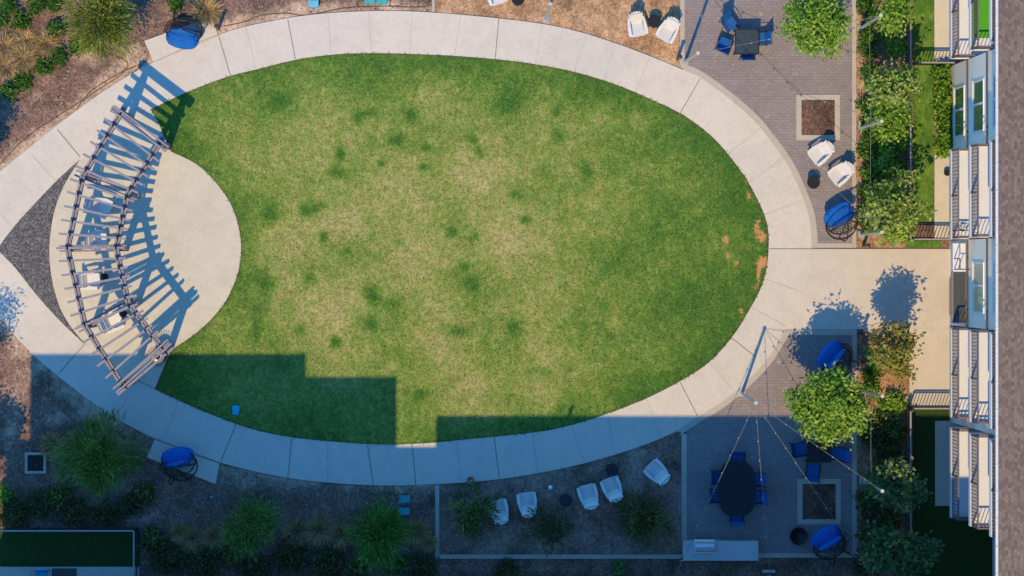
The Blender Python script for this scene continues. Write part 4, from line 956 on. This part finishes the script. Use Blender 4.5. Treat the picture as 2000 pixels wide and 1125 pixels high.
tree(1594, 44, 62, 62, 1.0, 3.3, 'bright green round tree on the north patio at the top edge', GREEN, 6500, (.14, .075), 110, group=GT, shell=.4)
tree(1620, 794, 76, 68, 1.15, 3.4, 'large round bright green tree half in sun on the south patio', GREEN, 9500, (.15, .08), 140, group=GT, shell=.4)
tree(1742, 682, 50, 56, .9, 2.9, 'yellow brown leafed tree with thin crown beside the plaza', AUTUMN, 2300, (.16, .09), 46, group=GT, shell=.3, jitter=.14)
tree(1744, 165, 50, 38, .8, 2.9, 'pale green loose tree in the bed above the mulch tree pit', PALE, 2400, (.17, .09), 42, group=GT, shell=.3)
tree(1735, 225, 38, 45, .6, 1.6, 'mid green bushy tree in the bed level with the tree pit', GREEN, 2400, (.13, .08), 50, group=GT, shell=.3)
tree(1748, 20, 26, 40, .8, 2.2, 'mid green tree in the bed at the top edge', GREEN, 1600, (.14, .08), 36, group=GT, shell=.3)
tree(1742, 402, 60, 52, .9, 3.0, 'pale green spreading tree in the bed by the hanging chair', PALE, 3600, (.17, .09), 60, group=GT, shell=.3)
tree(1745, 440, 34, 32, .6, 1.7, 'brighter green low tree at the lower end of the upper bed', GREEN, 1600, (.13, .08), 40, group=GT, shell=.3)
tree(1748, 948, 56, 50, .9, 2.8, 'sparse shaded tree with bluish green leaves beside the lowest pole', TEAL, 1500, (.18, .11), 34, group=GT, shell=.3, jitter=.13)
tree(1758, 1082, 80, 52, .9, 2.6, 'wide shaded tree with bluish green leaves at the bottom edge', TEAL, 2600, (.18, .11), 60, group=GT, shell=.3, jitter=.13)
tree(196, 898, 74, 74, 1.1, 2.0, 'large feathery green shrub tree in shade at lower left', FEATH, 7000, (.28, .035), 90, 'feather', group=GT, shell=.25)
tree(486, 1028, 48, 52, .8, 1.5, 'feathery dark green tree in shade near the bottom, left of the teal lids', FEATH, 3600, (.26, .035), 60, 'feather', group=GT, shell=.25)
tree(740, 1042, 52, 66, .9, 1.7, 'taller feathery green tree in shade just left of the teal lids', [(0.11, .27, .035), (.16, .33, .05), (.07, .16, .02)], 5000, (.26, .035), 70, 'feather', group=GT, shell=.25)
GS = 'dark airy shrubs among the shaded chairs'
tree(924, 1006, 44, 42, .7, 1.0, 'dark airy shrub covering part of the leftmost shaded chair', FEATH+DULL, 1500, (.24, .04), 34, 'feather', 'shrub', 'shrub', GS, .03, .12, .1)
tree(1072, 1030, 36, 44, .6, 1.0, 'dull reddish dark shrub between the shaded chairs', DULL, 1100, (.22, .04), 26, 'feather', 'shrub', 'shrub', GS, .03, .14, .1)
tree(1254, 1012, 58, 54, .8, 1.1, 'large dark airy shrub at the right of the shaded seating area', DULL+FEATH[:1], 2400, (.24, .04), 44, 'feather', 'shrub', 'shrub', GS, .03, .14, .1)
# out of frame on the left: trees whose shadows reach into view
tree(-62, 745, 48, 58, 1.2, 3.8, 'thin crowned tree beyond the left edge above the sunlit strip', DULL, 1500, (.16, .06), 34, group='trees beyond the left edge', imgpos=False, jitter=.2)
tree(-38, 960, 46, 60, 1.2, 3.6, 'leafy tree at the left edge beside the drain grate', GREEN, 3000, (.16, .07), 50, group='trees beyond the left edge', imgpos=False)
tree(-56, 345, 48, 54, 1.1, 3.6, 'leafy tree beyond the left edge near the row of round shrubs', GREEN, 3000, (.16, .07), 50, group='trees beyond the left edge', imgpos=False)
def shrub(x, y, r, lab, pal=DARK, n=420, h=.4, group='small round dark green shrubs', leaf=(.10, .06)):
    t = thing('shrub', lab, 'shrub', P(x, y, 0), 0, group); rr = r/PX
    cl = max(8, int(n/28)); u = rng.normal(size=(cl, 3)); u /= np.linalg.norm(u, axis=1, keepdims=True); u[:, 2] = abs(u[:, 2])
    cc = u*(0.35+.5*rng.random((cl, 1)))*np.array([rr, rr, h]); ci = rng.integers(0, cl, n)
    pos = cc[ci]+rng.normal(size=(n, 3))*.07*(rr/.3+.3); pos[:, 2] = np.abs(pos[:, 2])+.05
    dirs = rng.normal(size=(n, 3)); dirs[:, 2] = abs(dirs[:, 2])*.7
    leaves_mesh('foliage', pos, dirs, leaf[0], leaf[1], palette(pal, n), t)
    mb = MB()
    for i in range(4): a = i*1.57+x; mb.tube([(0, 0, 0), (math.cos(a)*rr*.4, math.sin(a)*rr*.4, h*.6)], [.015, .006], 4)
    mb.build('stem', 'bark', t); return t
words = ['topmost left', 'left', 'upper left', 'upper middle', 'right', 'middle', 'lower right', 'lower middle', 'lower left', 'lowest left', 'leftmost']
sl_ = [(20, 13, 17, 'shrub at the top left corner of the photo'), (44, 40, 18, 'shrub second down from the top left corner'), (73, 11, 15, 'shrub at the top edge, second along from the corner'), (109, 6, 16, 'shrub at the top edge beside the feathery tree'),
       (110, 59, 17, 'shrub left of the feathery tree, standing alone'), (151, 91, 16, 'shrub touching the lower left of the feathery tree'), (115, 113, 16, 'shrub right one of the close pair'), (87, 132, 15, 'shrub left one of the close pair'),
       (45, 160, 18, 'shrub lower in the slanting row near the left edge'), (20, 180, 15, 'shrub lowest of the slanting row near the left edge'), (2, 42, 15, 'shrub cut off by the left edge near the top'), (342, 8, 10, 'tiny shrub behind the sunny hanging chair')]
for x, y, r, lab in sl_: shrub(x, y, r, 'dark green round '+lab, n=520, h=.5)
for i, y in enumerate([8, 42, 75, 100, 145, 205, 235, 275, 300, 340, 372, 410, 440]):
    nm = ['topmost', 'second', 'third', 'fourth', 'fifth', 'sixth', 'seventh', 'eighth', 'ninth', 'tenth', 'eleventh', 'twelfth', 'lowest'][i]
    shrub(1693+random.uniform(-4, 5), y, 17, nm+' shrub from the top in the row along the left of the upper bed', DARK+GREEN[:1], 620, .55, 'hedge row along the upper bed')
for i, (x, y, r) in enumerate([(1728, 262, 24), (1755, 275, 20), (1730, 300, 20), (1752, 240, 22), (1722, 430, 22), (1735, 70, 16), (1748, 95, 18), (1722, 330, 22), (1745, 335, 20)]):
    nm = ['below the mid green tree', 'beside the fence below the mid green tree', 'in tree shade halfway down', 'beside the fence level with the tree pit', 'under the low bright tree', 'below the top edge tree', 'in tree shade near the top fence', 'in shade above the spreading tree', 'beside the fence above the spreading tree'][i]
    shrub(x, y, r, 'leafy bed shrub '+nm, GREEN, 750, .6, 'leafy shrubs in the upper bed', (.13, .08))
for i, y in enumerate([140, 160, 180, 200, 222, 245, 268, 288]):
    nm = ['first', 'second', 'third', 'fourth', 'fifth', 'sixth', 'seventh', 'last'][i]
    shrub(1840+random.uniform(-3, 3), y, 16, nm+' shrub from the top along the building wall below the windows', GREEN[:3]+DARK[:1], 620, .7, 'shrubs along the building wall', (.12, .07))
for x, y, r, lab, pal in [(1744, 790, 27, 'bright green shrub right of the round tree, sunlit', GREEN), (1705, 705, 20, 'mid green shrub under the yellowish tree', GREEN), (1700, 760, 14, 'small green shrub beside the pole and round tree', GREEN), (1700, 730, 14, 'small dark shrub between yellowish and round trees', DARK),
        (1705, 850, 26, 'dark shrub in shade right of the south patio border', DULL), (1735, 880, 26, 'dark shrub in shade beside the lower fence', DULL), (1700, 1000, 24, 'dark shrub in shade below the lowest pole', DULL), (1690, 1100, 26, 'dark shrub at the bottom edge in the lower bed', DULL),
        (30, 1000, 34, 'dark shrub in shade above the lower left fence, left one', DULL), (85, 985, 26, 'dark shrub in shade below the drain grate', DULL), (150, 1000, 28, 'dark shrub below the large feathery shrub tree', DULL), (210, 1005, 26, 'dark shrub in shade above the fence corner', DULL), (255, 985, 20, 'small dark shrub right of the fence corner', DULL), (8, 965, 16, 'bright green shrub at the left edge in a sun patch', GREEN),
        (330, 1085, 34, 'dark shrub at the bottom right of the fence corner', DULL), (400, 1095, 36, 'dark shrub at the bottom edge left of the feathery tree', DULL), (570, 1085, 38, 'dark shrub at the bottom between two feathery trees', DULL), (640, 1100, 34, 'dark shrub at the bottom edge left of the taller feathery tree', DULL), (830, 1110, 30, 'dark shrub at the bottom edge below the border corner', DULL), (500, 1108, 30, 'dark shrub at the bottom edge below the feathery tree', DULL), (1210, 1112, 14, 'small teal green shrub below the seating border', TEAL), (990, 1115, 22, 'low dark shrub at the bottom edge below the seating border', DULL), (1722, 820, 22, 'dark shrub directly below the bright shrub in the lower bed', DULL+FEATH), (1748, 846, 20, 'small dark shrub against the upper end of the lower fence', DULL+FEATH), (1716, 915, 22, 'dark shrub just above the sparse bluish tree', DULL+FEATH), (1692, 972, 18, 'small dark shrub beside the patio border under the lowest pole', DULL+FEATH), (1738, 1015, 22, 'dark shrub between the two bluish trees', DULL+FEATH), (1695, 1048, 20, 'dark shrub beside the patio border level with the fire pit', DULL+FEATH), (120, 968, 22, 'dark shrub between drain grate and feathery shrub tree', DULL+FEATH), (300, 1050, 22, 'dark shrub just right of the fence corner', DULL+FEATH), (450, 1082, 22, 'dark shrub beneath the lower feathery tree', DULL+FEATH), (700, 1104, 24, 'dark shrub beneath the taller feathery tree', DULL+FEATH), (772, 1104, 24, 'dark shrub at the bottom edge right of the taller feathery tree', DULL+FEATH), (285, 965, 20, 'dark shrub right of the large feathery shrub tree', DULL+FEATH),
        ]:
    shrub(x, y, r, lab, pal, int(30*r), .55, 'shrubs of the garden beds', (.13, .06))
def tuft(x, y, r, lab, pal=STRAW, n=420, h=.45):
    t = thing('ornamental_grass', lab, 'grass clump', P(x, y, 0), 0, 'dry ornamental grass clumps'); rr = r/PX
    a = rng.random(n)*2*math.pi; q = np.sqrt(rng.random(n)); pos = np.stack([np.cos(a)*q*rr*.35, np.sin(a)*q*rr*.35, np.full(n, .02)], 1)
    e = .4+.9*rng.random(n); dirs = np.stack([np.cos(a)*e, np.sin(a)*e, .9*np.ones(n)], 1)+rng.normal(size=(n, 3))*.15
    o = leaves_mesh('blades', pos, dirs, min(rr*1.1, .7), .018, palette(pal, n), t, 'dry_blades', droop=.25); return t
for x, y, r, lab in [(50, 80, 24, 'straw coloured grass clump near the second round shrub'), (95, 85, 26, 'brightest straw grass clump left of the shrub pair'), (45, 112, 28, 'green centred straw grass clump in the middle of the upper left bed'), (12, 92, 24, 'straw grass clump near the left edge, upper'), (12, 130, 26, 'straw grass clump near the left edge, lower'), (62, 128, 20, 'small straw grass clump beside the slanting row'),
        (402, 22, 30, 'tan grass clump between the sunny pad and the bollard'), (378, 1052, 26, 'pale grass clump in shade left of the lower feathery tree'), (350, 1040, 20, 'small pale grass clump right of the fence corner'), (420, 1050, 24, 'pale grass clump touching the lower feathery tree'), (580, 1040, 26, 'pale grass clump in shade right of the lower feathery tree'), (625, 1035, 30, 'large pale grass clump between the feathery trees'), (665, 1045, 24, 'pale grass clump touching the taller feathery tree'), (815, 1040, 26, 'pale grass clump right of the taller feathery tree'), (835, 1058, 20, 'small pale grass clump beside the border corner'),
        (105, 870, 26, 'dull grass clump between drain grate and feathery shrub tree'), (250, 20, 18, 'faint grass clump right of the olive feathery tree'), (10, 1010, 20, 'dry grass clump at the left edge above the fence'), (920, 938, 8, 'tiny green weed tuft beside the white ball')]:
    tuft(x, y, r, lab, STRAW, int(30*r))
# short blades and clippings standing out of the lawn, uncountable
n = 110000; fx = rng.uniform(290, 1506, n); fy = rng.uniform(100, 872, n); bi_ = bare[np.clip(((fy-94)/4).astype(int), 0, bare.shape[0]-1), np.clip(((fx-284)/4).astype(int), 0, bare.shape[1]-1)]; m_ = (inside(fx, fy, lp) & (bi_+.5*rng.random(len(fx)) < .85)) | (pdist(fx, fy, lp) < .5)
fx, fy = fx[m_], fy[m_]; n = len(fx); ii = np.clip(((fy-94)/4).astype(int), 0, lush.shape[0]-1); jj = np.clip(((fx-284)/4).astype(int), 0, lush.shape[1]-1)
lv_ = lush[ii, jj][:, None]+rng.normal(size=(n, 1))*.22; lv_ = np.clip(lv_, 0, 1)
ca_, cb_, cc_ = np.array([.54, .44, .27]), np.array([.30, .35, .09]), np.array([.075, .18, .03])
cols = np.where(lv_ < .5, ca_+(cb_-ca_)*lv_*2, cb_+(cc_-cb_)*(lv_-.5)*2)*(0.8+.4*rng.random((n, 1)))
pos = np.stack([(fx-850)/PX, (525-fy)/PX, np.full(n, .031)+(pdist(fx, fy, lp) < 3)*.02], 1); dirs = rng.normal(size=(n, 3)); dirs[:, 2] = np.abs(dirs[:, 2])*.6+.15
gb = leaves_mesh('grass_blades', pos, dirs, .075, .026, cols, None, 'leaves'); tag(gb, 'short worn grass blades covering the oval lawn', 'grass', kind='stuff')
# scattered litter: bark chips and leaves on beds, one uncountable layer
n = 9000; xs_ = rng.uniform(-60, 850, n); ys_ = np.where(rng.random(n) < .5, rng.uniform(-40, 330, n), rng.uniform(640, 1125, n))
xs2 = rng.uniform(1673, 1766, 2200); ys2 = rng.uniform(-20, 1125, 2200); xs_ = np.concatenate([xs_, xs2]); ys_ = np.concatenate([ys_, ys2])
ok_ = ~inside(xs_, ys_, walk_o[::2]) & ~((ys_ > 484) & (ys_ < 655)) & (pdist(xs_, ys_, walk_o[::2]) > 3) & ~((ys_ > 1028) & (xs_ < 275)); ok_ &= ~inside(xs_, ys_, [(282, 80), (412, 33), (426, 67), (300, 121)]) & ~inside(xs_, ys_, [(303, 857), (429, 905), (421, 945), (287, 893)])
xs_, ys_ = xs_[ok_], ys_[ok_]; n = len(xs_)
pos = np.stack([(xs_-850)/PX, (525-ys_)/PX, rng.uniform(.015, .035, n)], 1); dirs = rng.normal(size=(n, 3)); dirs[:, 2] *= .12
cols = palette([(0.30, .20, .16), (.12, .07, .05), (.48, .36, .28), (.22, .14, .11)], n)
lt = leaves_mesh('bark_chips', pos, dirs, .10, .035, cols, None, 'dry_blades'); tag(lt, 'loose bark chips scattered over the mulch beds', 'bark chips', kind='stuff')
